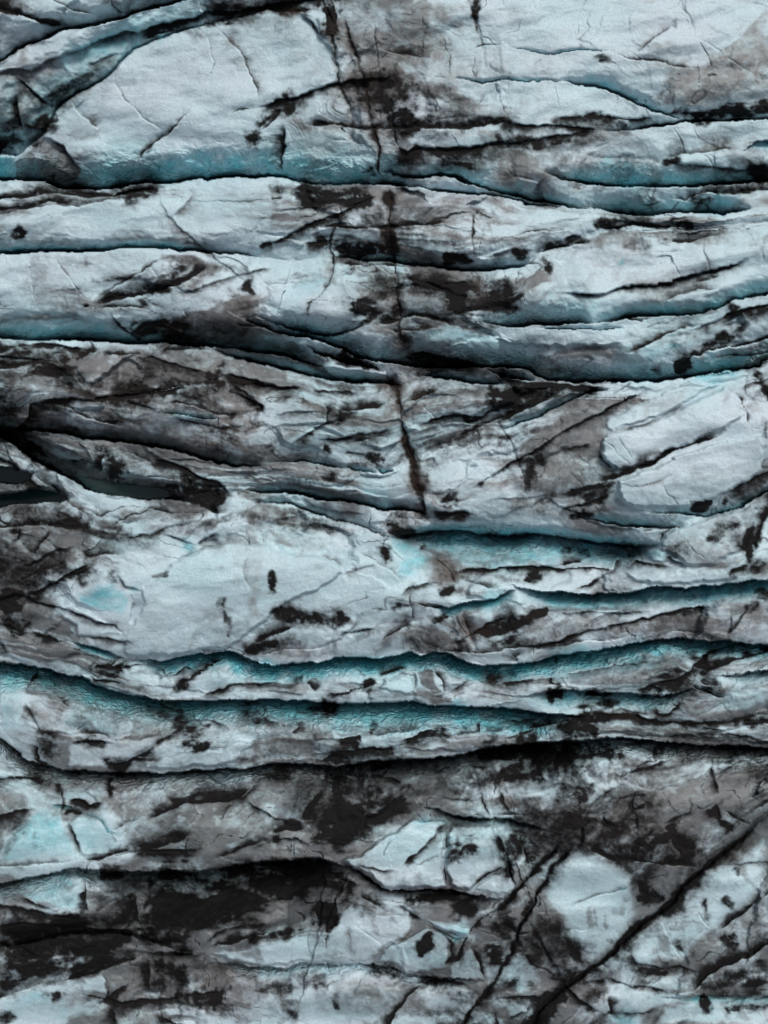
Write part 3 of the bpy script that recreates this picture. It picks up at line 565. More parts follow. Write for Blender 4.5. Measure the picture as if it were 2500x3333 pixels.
for t, s, w, d, sm, sd, st in (
    ('A0', '0,425 200,415 330,342 500,300 600,235 740,195 850,190', 5, .35, 26, 'd', .35),
    ('A0', '540,300 640,230 760,190 830,195 870,245', 4, .5, 14, 'd', .2),
    ('A0', '800,190 960,150 1150,110 1240,60 1400,70 1659,20', 16, .9, 46, 'd', .3),
    ('A0', '830,235 1000,190 1100,180', 8, .8, 24, 'u', .1),
    ('A0', '500,400 600,360 730,320', 12, .7, 40, 'd', .1),
    ('A0', '90,560 120,700 130,800', 9, .8, 30, 'd', .4),
    ('A0', '100,450 200,560 330,640', 12, .7, 50, 'd', .2),
    ('A0', '0,920 90,820 130,800', 8, .8, 40, 'u', .2),
    ('A0', '330,0 460,70 600,100', 5, .7, 16, 'u', .15),
    ('A0', '0,60 120,90 240,140 420,160', 14, .9, 36, 'u', .2),
    ('A0', '430,600 450,650 540,730 600,800', 4, .35, 20, 'u', .25),
    ('A0', '250,820 330,850 370,880 420,940 460,1000 490,1075', 5, .6, 12, 'd', .5),
    ('A0', '670,450 740,570 800,630 880,710 990,800', 3, .5, 0, 'u', .06),
    ('A0', '1180,655 1100,700 1060,760 1000,810 920,860 850,940 840,980 860,1030', 5, .8, 14, 'd', .15),
    ('A0', '840,970 960,1000 1240,1130', 3, .4, 0, 'u', .1),
    ('A0', '1240,200 1280,380 1240,520', 3, .4, 0, 'u', .05),
    ('A0', '1300,170 1460,340 1520,480 1550,620', 3, .5, 12, 'u', .06),
    ('A0', '1360,685 1460,655 1530,650', 3, .5, 0, 'u', .1),
    ('A0', '0,1190 130,1190 300,1160 460,1160 640,1180 800,1160 950,1130 1010,1100', 9, .85, 34, 'u', .2),
    ('A0', '0,1260 150,1250 300,1210 480,1230', 8, .8, 26, 'u', .15),
    ('A1', '0,100 120,60 300,70 440,40', 9, .9, 40, 'u', .3),
    ('A1', '310,75 390,130 440,200 500,250', 6, .8, 10, 'd', .3),
    ('A1', '540,215 660,230', 6, .7, 0, 'u', .05),
    ('A1', '780,290 900,315 1000,340 1130,355', 5, .6, 22, 'u', .1),
    ('A1', '60,640 200,600 300,585 440,530 560,495 700,480 830,475 900,455', 6, .85, 36, 'd', .2),
    ('A1', '620,600 740,605 900,580', 5, .75, 26, 'u', .1),
    ('A1', '100,790 170,720 240,630', 8, .8, 20, 'u', .15),
    ('A1', '215,735 240,800 240,880 220,960 230,1060', 5, .8, 30, 'd', .35),
    ('A1', '330,745 480,745 620,760 760,770 900,775', 6, .85, 22, 'u', .15),
    ('A1', '640,845 780,860 900,875 940,920', 4, .6, 0, 'u', .08),
    ('A1', '500,840 640,850', 4, .4, 0, 'u', .05),
    ('A1', '780,790 940,770 1080,765 1300,770 1500,740 1659,745', 8, .95, 60, 'u', .25),
    ('A1', '1020,760 1160,710 1400,690', 5, .5, 20, 'u', .1),
    ('A1', '880,870 960,920 1050,885 1200,890 1400,880 1500,860 1659,850', 10, .95, 44, 'd', .2),
    ('A1', '560,760 600,800', 9, .8, 14, 'u', 0),
    ('A1', '340,1030 460,1015 600,960', 4, .4, 0, 'u', .1),
    ('A1', '890,110 940,20', 3, .4, 10, 'u', 0),
    ('A1', '1340,300 1430,280 1530,270', 5, .8, 8, 'u', .05),
    ('A1', '1120,455 1220,465', 3, .4, 0, 'u', .05),
    ('A2', '720,310 800,340 860,350 1000,375 1120,400 1240,420', 4, .65, 6, 'u', .12),
    ('A2', '860,345 900,290 960,250 1040,190 1100,130', 4, .6, 12, 'u', .06),
    ('A2', '1130,0 1200,130 1230,220 1350,300 1480,380 1600,470', 3, .4, 0, 'u', .06),
    ('A2', '1250,240 1320,420', 3, .4, 0, 'u', 0),
    ('A2', '640,370 700,360', 14, .7, 14, 'u', 0),
    ('A2', '0,760 100,740 260,750 420,750 600,770 660,780', 6, .95, 30, 'd', .15),
    ('A2', '0,870 200,850 380,820 500,800 640,780', 12, .9, 40, 'd', .1),
    ('A2', '340,730 440,700 640,690 860,720 1000,690', 8, .8, 34, 'd', .05),
    ('A2', '1020,970 1100,940 1250,910 1400,890 1500,900', 7, .6, 30, 'u', .1),
    ('A2', '490,930 640,955 850,965 1000,970', 4, .3, 0, 'u', .25),
    ('A2', '250,950 350,970 420,960 490,955', 4, .3, 0, 'u', .12),
    ('A2', '60,1000 150,1060 300,1110', 6, .5, 14, 'u', .1),
    ('A2', '1050,980 1200,990 1350,1000 1500,1020 1659,1000', 8, .6, 30, 'd', .2),
    ('A2', '560,910 640,880 720,855', 3, .4, 0, 'u', .05),
    ('A2', '20,500 60,620 80,690', 3, .45, 0, 'u', 0),
    ('A2', '380,500 410,640', 3, .45, 0, 'u', 0),
    ('A2', '1090,770 1150,880 1180,960', 3, .4, 0, 'u', 0),
    ('A2', '1210,750 1240,850', 3, .3, 0, 'u', 0),
    ('A2', '1280,460 1370,450', 3, .5, 6, 'u', 0),
    ('A2', '1050,1180 1150,1200 1260,1150 1400,1160 1659,1140', 8, .8, 30, 'u', .15),
    ('A2', '860,1240 950,1230 1040,1190', 6, .7, 14, 'u', .05),
    ('B0', '0,180 90,160 200,140 350,130 480,125 600,95 740,75 940,60', 5, .5, 20, 'u', .25),
    ('B0', '640,90 720,50 850,30 1000,10', 6, .7, 30, 'd', .2),
    ('B0', '950,60 1000,170 1060,240 1140,310 1200,370 1280,430 1400,520 1500,610', 4, .5, 10, 'd', .08),
    ('B0', '1180,40 1110,130 1030,220', 8, .4, 26, 'u', .06),
    ('B0', '1659,90 1500,105 1360,95 1120,110', 4, .4, 0, 'u', .04),
    ('B0', '300,420 400,540 480,640 540,710', 3, .45, 8, 'u', .06),
    ('B0', '180,420 195,600 205,760', 4, .35, 0, 'u', .06),
    ('B0', '1000,430 860,520 740,590 640,650 540,715', 4, .6, 18, 'd', .1),
    ('B0', '540,715 620,710 700,690 800,670 900,650 1000,630 1120,570 1180,530 1280,480', 8, .95, 34, 'u', .2),
    ('B0', '560,740 680,740 780,735 860,745 940,765', 5, .8, 8, 'u', .12),
    ('B0', '1040,660 1240,605 1420,540 1520,520 1659,490', 4, .6, 12, 'd', .08),
    ('B0', '500,735 540,715', 8, .8, 10, 'u', 0),
    ('B0', '890,440 920,520 960,580', 3, .4, 0, 'u', 0),
    ('B0', '1000,460 1060,550', 3, .4, 0, 'u', 0),
    ('B0', '1120,410 1200,560', 3, .4, 0, 'u', 0),
    ('B0', '1659,345 1600,350 1540,380', 8, .9, 14, 'u', 0),
    ('B0', '0,735 60,738 105,735', 5, .8, 0, 'u', .08),
    ('B0', '660,770 720,830 780,880 830,910', 7, .75, 20, 'd', .3),
    ('B0', '780,870 920,845 1000,800', 4, .6, 14, 'd', .15),
    ('B0', '940,850 1080,830 1180,850', 12, .8, 34, 'd', .05),
    ('B0', '1090,740 1120,790 1060,840', 5, .6, 20, 'u', .1),
    ('B0', '1530,790 1600,810 1659,825', 5, .6, 12, 'u', .2),
    ('B0', '1380,830 1520,850 1659,880', 7, .7, 26, 'u', .1),
    ('B0', '0,1110 80,1090 200,1070 300,1060 400,1085', 8, .85, 40, 'u', .2),
    ('B0', '130,960 280,955 420,975 540,1000', 9, .9, 40, 'd', .2),
    ('B0', '0,1000 100,970 150,930', 9, .85, 30, 'u', .25),
    ('B0', '430,1090 470,1050 540,1010 620,990', 6, .85, 26, 'u', .3),
    ('B0', '440,1120 470,1180 520,1210', 5, .7, 26, 'u', .25),
    ('B0', '190,1110 300,1150 400,1200 500,1240', 6, .8, 30, 'u', .2),
    ('B0', '560,1030 700,1025 800,1020 870,1035', 7, .7, 16, 'u', .1),
    ('B0', '760,1080 830,1050 920,1040 1050,1080 1180,1110 1300,1140', 6, .7, 34, 'd', .2),
    ('B0', '920,1045 1000,1000 1150,990 1300,1000', 8, .8, 26, 'u', .15),
    ('B0', '600,1290 760,1250 960,1240 1160,1210 1280,1190', 8, .95, 50, 'u', .15),
    ('B0', '1300,1130 1420,1150 1560,1190 1659,1200', 8, .85, 30, 'd', .2),
    ('B0', '1380,1190 1460,1240 1530,1290', 8, .8, 40, 'd', .2),
    ('B1', '120,355 200,330 300,280 420,230 560,180 680,120 800,50', 7, .9, 20, 'd', .15),
    ('B1', '140,100 240,85', 7, .7, 30, 'u', .05),
    ('B1', '270,125 420,125 580,110 640,95', 8, .95, 56, 'u', .15),
    ('B1', '440,260 620,265 800,255 960,250 1120,235 1240,225', 6, .85, 20, 'u', .12),
    ('B1', '570,175 550,240 525,310 515,400 530,480 530,530 500,600 440,670 380,720 345,840', 5, .75, 8, 'd', .1),
    ('B1', '330,350 420,345 520,345', 6, .85, 24, 'd', .06),
    ('B1', '480,430 490,340 520,310', 4, .5, 0, 'u', 0),
    ('B1', '520,465 700,480 850,490 1000,500', 8, .9, 16, 'u', .1),
    ('B1', '760,545 800,520 840,530 840,560 780,570', 5, .7, 6, 'u', .1),
    ('B1', '920,540 1000,580 1120,610 1210,660 1240,760', 7, .9, 50, 'u', .15),
    ('B1', '1130,620 1300,590 1380,600', 9, .9, 50, 'd', .05),
    ('B1', '1220,780 1400,760 1520,740 1659,740', 9, .95, 50, 'u', .2),
    ('B1', '1410,690 1520,680 1659,650', 8, .9, 44, 'u', .1),
    ('B1', '740,845 800,822 900,817 960,806 1000,786 1080,796 1200,828 1290,862', 9, .95, 20, 'u', .5),
    ('B1', '820,862 900,882 1000,876 1090,862 1190,858', 7, .9, 10, 'u', .3),
    ('B1', '840,760 930,800', 20, .85, 40, 'u', 0),
    ('B1', '1120,220 1240,190 1320,165 1400,170 1440,195 1540,220', 4, .7, 10, 'd', .08),
    ('B1', '1560,320 1659,310', 4, .3, 0, 'u', .1),
    ('B1', '1440,440 1540,410 1620,390', 5, .5, 24, 'd', .08),
    ('B1', '0,1190 120,1205 240,1220 360,1210', 7, .85, 22, 'd', .2),
    ('B1', '360,1215 480,1235 620,1245 720,1260', 6, .7, 20, 'd', .12),
    ('B1', '930,1010 1060,1010 1180,1030 1330,1060 1450,1095', 10, .9, 60, 'd', .1),
    ('B1', '1659,955 1500,920 1400,890', 5, .3, 0, 'd', .2),
    ('B1', '960,1160 1050,1140 1180,1120 1350,1105', 6, .7, 16, 'd', .1),
    ('B1', '1050,620 1180,690', 4, .3, 0, 'u', .1),
    ('B2', '120,325 240,285 380,280 470,272 510,295', 4, .5, 14, 'u', .15),
    ('B2', '220,430 300,400 420,370 540,350 640,350', 9, .95, 44, 'u', .15),
    ('B2', '640,350 780,350 850,385 900,390', 4, .35, 0, 'u', .12),
    ('B2', '920,410 1060,400 1200,390', 4, .3, 0, 'u', .08),
    ('B2', '960,430 1060,430 1080,460 1040,480', 3, .25, 0, 'd', .12),
    ('B2', '620,260 760,270 850,250 1000,260 1180,255', 9, .9, 40, 'u', .1),
    ('B2', '1070,280 1090,340 1200,340 1300,310 1400,300', 6, .7, 30, 'u', .1),
    ('B2', '1659,240 1560,260 1450,290', 4, .3, 0, 'u', .06),
    ('B2', '420,655 560,660 640,655 740,630 900,608 1050,600 1160,560 1280,520 1420,490 1540,450', 6, .8, 14, 'd', .35),
    ('B2', '1010,745 1050,690 1110,650 1230,635 1380,630', 7, .6, 20, 'u', .3),
    ('B2', '1180,590 1280,570 1400,540', 8, .6, 34, 'u', .05),
    ('B2', '0,920 120,955 260,968 400,970 560,968 700,965 780,945', 4, .25, 0, 'd', .5),
    ('B2', '780,1020 860,1000 960,950 1060,900 1180,860 1280,840', 9, .75, 22, 'u', .15),
    ('B2', '1200,880 1320,830 1440,760 1550,740 1659,720', 8, .85, 40, 'd', .2),
    ('B2', '1380,830 1430,795 1510,770', 8, .95, 8, 'd', .4),
    ('B2', '1380,835 1450,820 1510,775', 4, .5, 0, 'd', .3),
    ('B2', '1100,1140 1150,1080 1210,1030 1320,1010', 16, .9, 50, 'u', .2),
    ('B2', '1210,990 1330,990 1460,975 1570,950 1659,920', 8, .9, 24, 'u', .15),
    ('B2', '1300,1050 1420,1030 1560,1030 1659,1010', 6, .7, 14, 'u', .1),
    ('B2', '700,840 800,800 900,820 1000,790', 6, .6, 10, 'u', .15),
    ('B2', '0,1140 200,1190 320,1200 500,1210 700,1215', 9, .9, 40, 'd', .1),
    ('B2', '940,1110 1010,1110', 12, .6, 14, 'u', 0),
    ('B2', '1590,1090 1610,1200 1640,1250', 14, .9, 40, 'u', .05),
    ('B2', '1530,1110 1530,1290', 5, .5, 0, 'u', 0),
    ('B2', '1280,310 1270,400 1300,490 1340,600', 4, .5, 0, 'u', .05),
    ('B2', '1620,310 1630,480', 3, .3, 0, 'u', 0),
    ('B2', '700,1280 800,1220 860,1180', 4, .4, 0, 'u', .1),
    ('B2', '500,1290 600,1230 720,1220', 8, .4, 0, 'd', .3),
    ('C0', '0,290 110,260 180,190 190,120 300,100 460,90 560,90 720,70 860,50 1000,40 1180,15', 10, .95, 44, 'd', .35),
    ('C0', '0,180 100,190 170,200', 6, .7, 20, 'u', .15),
    ('C0', '270,130 400,140 520,200 640,240 760,270', 6, .75, 26, 'u', .2),
    ('C0', '640,240 720,230', 10, .8, 20, 'u', 0),
    ('C0', '740,110 830,120 960,160', 7, .7, 26, 'd', .2),
    ('C0', '950,110 1060,105 1180,130 1290,180 1450,200', 7, .8, 20, 'u', .2),
    ('C0', '1370,30 1480,80 1570,130 1590,200', 7, .75, 30, 'd', .3),
    ('C0', '1000,200 1150,225 1310,260 1500,250', 8, .7, 30, 'd', .15),
    ('C0', '1590,220 1659,300', 3, .4, 0, 'u', .05),
    ('C0', '80,270 120,310 240,400 320,470', 7, .8, 30, 'd', .3),
    ('C0', '430,320 520,410 560,480 620,540', 5, .6, 20, 'd', .15),
    ('C0', '380,450 480,450 560,480', 7, .7, 20, 'd', .1),
    ('C0', '640,390 620,470 610,540', 6, .85, 44, 'd', .1),
    ('C0', '740,380 860,440 960,530 1000,550', 6, .6, 16, 'u', .25),
    ('C0', '860,450 1000,470 1120,510 1200,560 1300,590 1400,690', 9, .9, 34, 'd', .2),
    ('C0', '1100,520 1150,600 1200,650', 7, .85, 40, 'd', .15),
    ('C0', '960,620 1060,610 1090,670', 12, .9, 34, 'd', .1),
    ('C0', '160,510 250,570 330,630 390,690 440,730 500,760 550,820 550,880', 5, .7, 26, 'u', .6),
    ('C0', '0,440 120,500 200,540', 7, .75, 30, 'd', .3),
    ('C0', '90,610 160,560 210,600 320,620', 6, .8, 14, 'd', .2),
    ('C0', '490,740 600,790 760,740 900,720', 6, .7, 14, 'u', .2),
    ('C0', '900,700 1040,690 1200,720 1300,770 1390,770', 10, .9, 30, 'u', .2),
    ('C0', '620,870 740,810 900,740 1100,790', 7, .75, 30, 'u', .15),
    ('C0', '700,930 880,900 1040,850 1200,820', 7, .7, 26, 'd', .12),
    ('C0', '960,900 1060,920 1180,970', 5, .6, 10, 'd', .2),
    ('C0', '1180,975 1230,920 1310,890', 6, .7, 20, 'd', .2),
    ('C0', '0,860 130,850 260,850 420,870 540,880', 9, .9, 34, 'u', .2),
    ('C0', '40,900 110,890 100,940 60,930', 9, .9, 20, 'u', .2),
    ('C0', '230,1060 220,1010 270,930 340,880', 7, .8, 26, 'u', .2),
    ('C0', '100,1130 230,1060 340,990 480,970', 7, .85, 30, 'd', .15),
    ('C0', '230,1060 200,1180', 6, .7, 30, 'd', .15),
    ('C0', '110,940 180,1000 230,1050', 6, .7, 26, 'u', .15),
    ('C0', '60,1220 180,1150 300,1100 420,1070', 7, .85, 26, 'u', .12),
    ('C0', '120,1290 300,1200 400,1150 520,1090 580,1040', 8, .85, 30, 'd', .2),
    ('C0', '530,970 500,1000 540,1040 620,1010 760,1020', 7, .7, 24, 'u', .3),
    ('C0', '400,1150 480,1140 560,1090', 5, .6, 10, 'd', .2),
    ('C0', '1030,1060 1120,1030 1230,975 1400,950', 5, .4, 12, 'u', .4),
    ('C0', '700,1150 760,1210 860,1250', 6, .5, 20, 'd', .3),
    ('C0', '1480,990 1470,1120 1500,1250', 7, .3, 0, 'u', .04),
    ('C1', '0,70 90,120 110,200', 6, .8, 40, 'd', .2),
    ('C1', '130,200 300,170 480,165', 4, .6, 16, 'd', .15),
    ('C1', '440,70 495,160 480,220 380,300 240,375', 6, .75, 20, 'u', .15),
    ('C1', '240,375 200,330 100,220', 3, .5, 0, 'u', .08),
    ('C1', '500,160 620,165 740,150 880,110', 7, .85, 24, 'u', .15),
    ('C1', '500,200 570,185 640,170', 8, .8, 20, 'd', .1),
    ('C1', '390,340 540,330 660,310 800,290 920,260', 7, .85, 26, 'd', .12),
    ('C1', '600,370 740,330 860,290', 6, .7, 26, 'u', .1),
    ('C1', '950,110 1060,70 1200,10', 6, .7, 20, 'u', .1),
    ('C1', '1000,250 1130,210 1250,185 1400,190 1480,150 1659,80', 7, .9, 30, 'd', .2),
    ('C1', '1040,80 1120,190 1180,270 1230,350', 4, .5, 0, 'u', .05),
    ('C1', '1240,350 1340,290 1480,220 1659,150', 7, .9, 20, 'u', .2),
    ('C1', '1070,430 1150,400 1260,370 1380,380', 6, .6, 26, 'u', .06),
    ('C1', '1040,460 1130,440 1160,500', 6, .5, 40, 'd', .15),
    ('C1', '1350,640 1440,575 1560,500 1659,440', 7, .85, 14, 'd', .15),
    ('C1', '1560,1290 1460,1210', 5, .4, 0, 'd', .1),
    ('C1', '560,430 620,410 720,430 740,420', 6, .8, 10, 'd', .15),
    ('C1', '430,370 440,440 420,470', 4, .4, 0, 'd', .1),
    ('C1', '640,590 750,615 900,615 980,600', 4, .3, 0, 'u', .08),
    ('C1', '420,550 470,580 560,590', 6, .6, 26, 'u', .12),
    ('C1', '1080,760 1200,770 1300,760 1390,790', 12, .9, 40, 'd', .3),
    ('C1', '300,680 420,730 560,760 740,790', 5, .4, 20, 'd', .25),
    ('C1', '800,870 900,900 1040,880', 14, .9, 40, 'u', .1),
    ('C1', '300,870 420,830 500,820', 5, .4, 10, 'u', .1),
    ('C1', '220,760 300,790 160,820', 6, .5, 20, 'u', .1),
    ('C1', '420,1010 540,1060 600,1130', 4, .3, 6, 'u', .35),
    ('C1', '650,1000 720,1030 800,1080 880,1130 930,1185', 5, .4, 10, 'u', .15),
    ('C1', '570,1150 680,1100 800,1090', 5, .5, 14, 'd', .15),
    ('C1', '1230,1140 1320,1110 1460,1110 1659,1105', 7, .85, 14, 'd', .2),
    ('C1', '1250,1150 1350,1190 1460,1210 1560,1225', 8, .6, 24, 'u', .3),
    ('C1', '900,1290 980,1220 1100,1190 1200,1190', 6, .6, 26, 'd', .15),
    ('C2', '0,550 150,460 300,380 420,285 560,220 680,165 800,100 940,40', 7, .75, 14, 'd', .25),
    ('C2', '0,245 120,190 260,120 420,50', 8, .95, 40, 'u', .2),
    ('C2', '100,10 180,60 300,40', 10, .9, 50, 'd', .1),
    ('C2', '380,410 520,375 640,350', 6, .6, 20, 'd', .15),
    ('C2', '730,285 880,250 1000,200 1200,100', 4, .5, 10, 'd', .15),
    ('C2', '640,390 680,450 760,530', 5, .55, 20, 'd', .3),
    ('C2', '660,340 740,400 860,510', 3, .4, 0, 'u', .03),
    ('C2', '730,290 860,470', 3, .35, 0, 'u', .03),
    ('C2', '600,590 740,570 860,520 960,480 1080,410 1240,350 1400,300', 8, .95, 26, 'u', .25),
    ('C2', '380,660 560,625 740,570', 8, .85, 34, 'd', .1),
    ('C2', '0,700 120,690 230,680 380,660', 5, .5, 20, 'd', .1),
    ('C2', '360,790 480,730 600,700 750,680', 7, .85, 24, 'd', .15),
    ('C2', '745,660 770,710 830,735 930,760', 5, .4, 0, 'd', .4),
    ('C2', '750,600 880,620 1000,580 1100,545', 4, .4, 8, 'd', .05),
    ('C2', '1020,590 1060,670 1140,750', 3, .4, 0, 'u', 0),
    ('C2', '400,400 500,560 600,680', 4, .45, 0, 'u', .05),
    ('C2', '420,160 410,290 400,400', 4, .4, 0, 'u', .03),
    ('C2', '810,50 800,110', 4, .4, 0, 'u', 0),
    ('C2', '1460,40 1520,180 1540,260', 9, .8, 10, 'u', .1),
    ('C2', '1370,680 1480,620 1580,560 1659,530', 8, .7, 30, 'd', .1),
    ('C2', '500,800 620,830 760,860 900,880', 5, .5, 16, 'd', .25),
    ('C2', '900,890 940,880 1050,870', 5, .5, 10, 'u', .2),
    ('C2', '1000,980 1020,920 1060,870 1180,840', 5, .6, 12, 'u', .3),
    ('C2', '1020,1010 1100,1060 1180,1100', 5, .5, 14, 'd', .3),
    ('C2', '800,1125 870,1060 960,1085 1120,1105', 5, .55, 12, 'd', .25),
    ('C2', '1590,800 1540,930 1500,1040', 20, .95, 40, 'd', .1),
    ('C2', '1659,760 1600,920 1560,1040', 18, .9, 30, 'd', .1),
    ('C2', '1400,1140 1500,1100 1560,1060', 10, .8, 30, 'd', .05),
    ('C2', '1150,930 1230,1020 1320,1080', 4, .5, 0, 'u', .05),
    ('C2', '1060,960 1160,900 1300,850', 5, .35, 0, 'u', .1),
    ('C2', '0,1105 100,1108 260,1100 400,1112 560,1100 680,1110 780,1130', 6, .85, 18, 'd', .25),
    ('C2', '400,1090 480,1080 560,1070', 8, .85, 24, 'u', .1),
    ('C2', '470,1230 580,1200 720,1120 800,1000', 7, .75, 24, 'd', .12),
    ('C2', '160,1150 300,1150 380,1110', 5, .4, 10, 'd', .05),
    ('C2', '130,1120 150,1200', 4, .4, 0, 'u', 0),
    ('D0', '0,90 80,60 200,100 320,140 440,170 560,230 680,250 750,320', 5, .6, 10, 'd', .3),
    ('D0', '440,70 420,60 440,110', 6, .6, 0, 'd', .2),
    ('D0', '800,90 780,200 760,250', 4, .35, 20, 'u', .25),
    ('D0', '460,320 600,320 720,340 840,350', 5, .6, 16, 'd', .15),
    ('D0', '150,260 220,300 320,330 430,355', 8, .85, 20, 'd', .2),
    ('D0', '0,330 60,440 80,470', 5, .6, 30, 'd', .4),
    ('D0', '60,280 130,260 170,310', 8, .8, 40, 'u', .1),
    ('D0', '320,450 460,420 600,440 740,450', 5, .5, 14, 'd', .15),
    ('D0', '500,530 580,500 700,495 860,480 940,490', 8, .9, 34, 'd', .2),
    ('D0', '510,540 560,580 660,590 760,605', 6, .8, 8, 'd', .25),
    ('D0', '940,490 990,540 960,480', 7, .8, 24, 'u', .2),
    ('D0', '1010,660 1060,610 1160,560 1230,520 1380,440', 14, .95, 30, 'u', .1),
    ('D0', '1010,560 1120,490 1180,520', 9, .8, 30, 'd', .1),
    ('D0', '1180,680 1300,640 1440,600 1659,590', 6, .7, 14, 'd', .2),
    ('D0', '150,640 200,560 240,520', 9, .8, 30, 'd', .15),
    ('D0', '140,700 240,860 260,950', 8, .6, 20, 'd', .2),
    ('D0', '440,900 560,900 640,910 690,960', 5, .6, 20, 'u', .15),
    ('D0', '440,890 560,815', 4, .55, 0, 'u', .05),
    ('D0', '430,950 560,950 700,960', 10, .95, 20, 'd', .25),
    ('D0', '940,700 1040,740 1140,790', 8, .7, 20, 'd', .3),
    ('D0', '900,980 1000,920 1060,890 1120,800', 10, .9, 40, 'd', .2),
    ('D0', '720,960 900,920 1030,890', 5, .5, 10, 'u', .25),
    ('D0', '620,1110 760,1070 860,1020 960,960', 12, .95, 40, 'd', .15),
    ('D0', '1100,800 1280,820 1400,890', 8, .6, 40, 'd', .2),
    ('D0', '1390,1050 1480,990 1500,960', 5, .4, 0, 'u', .1),
    ('D0', '220,930 230,1060 330,1100', 12, .9, 40, 'd', .2),
    ('D0', '0,1160 200,1160 340,1170', 7, .8, 26, 'd', .15),
    ('D0', '360,1170 370,1290', 14, .7, 24, 'd', .1),
    ('D0', '670,1140 660,1200 680,1290', 16, .75, 24, 'd', .1),
    ('D0', '940,1150 860,1230 780,1290', 5, .5, 16, 'u', .1),
    ('D0', '1360,1240 1450,1290 1560,1180', 7, .7, 24, 'd', .1),
    ('D1', '520,330 600,290 700,270 810,265', 6, .7, 14, 'd', .25),
    ('D1', '400,380 560,330 660,260', 4, .4, 8, 'd', .15),
    ('D1', '770,370 880,300 1000,230 1050,240', 6, .7, 20, 'u', .15),
    ('D1', '660,180 670,230 600,300', 4, .3, 30, 'u', .25),
    ('D1', '980,10 985,130 1020,270', 5, .5, 6, 'u', .08),
    ('D1', '1000,310 1010,370 1050,400', 5, .4, 14, 'd', .25),
    ('D1', '0,370 100,330 260,270 340,240', 7, .85, 20, 'u', .1),
    ('D1', '30,430 200,400 380,390 500,370', 5, .4, 10, 'u', .1),
    ('D1', '1000,100 1080,140 1220,160', 5, .6, 10, 'u', .15),
    ('D1', '1200,370 1300,330 1450,240 1640,180', 9, .8, 40, 'd', .15),
    ('D1', '1270,180 1300,260 1350,330', 8, .4, 20, 'd', .15),
    ('D1', '1120,390 1240,400 1360,420 1480,410 1659,370', 7, .7, 20, 'u', .15),
    ('D1', '360,590 440,660', 9, .8, 26, 'u', .15),
    ('D1', '0,600 140,590 260,600 360,590', 6, .5, 26, 'd', .15),
    ('D1', '440,680 560,650 700,620 800,590', 12, .95, 26, 'd', .1),
    ('D1', '780,560 900,520 980,500', 8, .9, 18, 'u', .15),
    ('D1', '1000,520 1020,570 1020,650', 5, .5, 6, 'd', .3),
    ('D1', '1210,660 1290,610 1350,550', 6, .7, 24, 'd', .3),
    ('D1', '1110,510 1180,600 1190,660', 7, .75, 26, 'u', .15),
    ('D1', '1390,560 1500,610 1659,650', 6, .5, 20, 'd', .1),
    ('D1', '290,820 330,860 280,920', 14, .8, 26, 'u', .2),
    ('D1', '0,730 160,800 280,830', 5, .3, 30, 'd', .1),
    ('D1', '520,930 680,925 690,980', 9, .95, 60, 'd', .1),
    ('D1', '700,920 900,885 1090,855', 5, .5, 20, 'u', .2),
    ('D1', '900,960 1080,880 1200,880', 9, .8, 30, 'd', .15),
    ('D1', '400,1085 560,1010 760,990 960,980', 9, .85, 40, 'd', .15),
    ('D1', '260,1060 360,1030 430,940', 4, .3, 0, 'u', .06),
    ('D1', '1210,900 1400,895 1410,840 1380,790', 6, .6, 14, 'u', .3),
    ('D1', '1410,890 1540,880 1550,830', 5, .5, 10, 'u', .2),
    ('D1', '1160,835 1210,880', 14, .85, 30, 'd', .1),
    ('D1', '720,1140 800,1110 900,1090', 9, .9, 30, 'u', .2),
    ('D1', '710,1135 860,1170 980,1230', 7, .85, 30, 'd', .3),
    ('D1', '700,1290 760,1250', 5, .4, 0, 'u', 0),
    ('D2', '0,260 100,230 180,200', 14, .9, 34, 'u', .1),
    ('D2', '360,160 450,175 600,165 760,180 870,160 1000,150', 6, .6, 14, 'd', .2),
    ('D2', '180,390 400,340 600,280 800,235 960,190 1200,140 1350,125', 7, .85, 20, 'd', .25),
    ('D2', '0,400 200,375 400,370 640,340 840,320', 6, .7, 20, 'u', .15),
    ('D2', '760,240 770,310', 4, .4, 0, 'u', 0),
    ('D2', '1560,100 1480,240 1380,330', 12, .85, 20, 'd', .15),
    ('D2', '1040,300 1200,290 1340,290', 6, .6, 20, 'u', .15),
    ('D2', '170,480 150,440 200,420', 6, .6, 14, 'u', .15),
    ('D2', '410,560 430,545 600,520 740,490 900,470 1050,460', 6, .6, 12, 'd', .25),
    ('D2', '680,460 740,490 720,600 730,650', 4, .45, 6, 'u', .06),
    ('D2', '0,600 200,590 360,560', 6, .7, 26, 'd', .2),
    ('D2', '360,540 370,590 430,620', 14, .95, 26, 'd', .1),
    ('D2', '840,650 960,600 1100,570 1200,520 1290,410 1400,370', 10, .9, 40, 'd', .2),
    ('D2', '1200,560 1400,480 1659,410', 12, .95, 40, 'u', .2),
    ('D2', '880,650 900,680', 6, .6, 0, 'u', .1),
    ('D2', '1230,560 1300,600 1380,610', 8, .85, 30, 'u', .2),
    ('D2', '980,710 1000,780 1060,790 1150,700', 9, .9, 20, 'd', .1),
    ('D2', '400,790 560,800 700,790 840,790 1000,820 1200,840 1400,820 1659,770', 10, .9, 34, 'd', .15),
    ('D2', '740,740 820,780 980,790', 6, .6, 8, 'u', .25),
    ('D2', '1060,840 1250,860 1450,880', 6, .7, 20, 'd', .15),
    ('D2', '0,830 160,820 330,810', 5, .5, 14, 'd', .2),
    ('D2', '180,880 330,850 440,830', 7, .8, 24, 'u', .1),
    ('D2', '30,940 200,890 300,870', 6, .7, 14, 'd', .1),
    ('D2', '1000,920 1180,900 1400,900 1659,950', 6, .7, 20, 'd', .1),
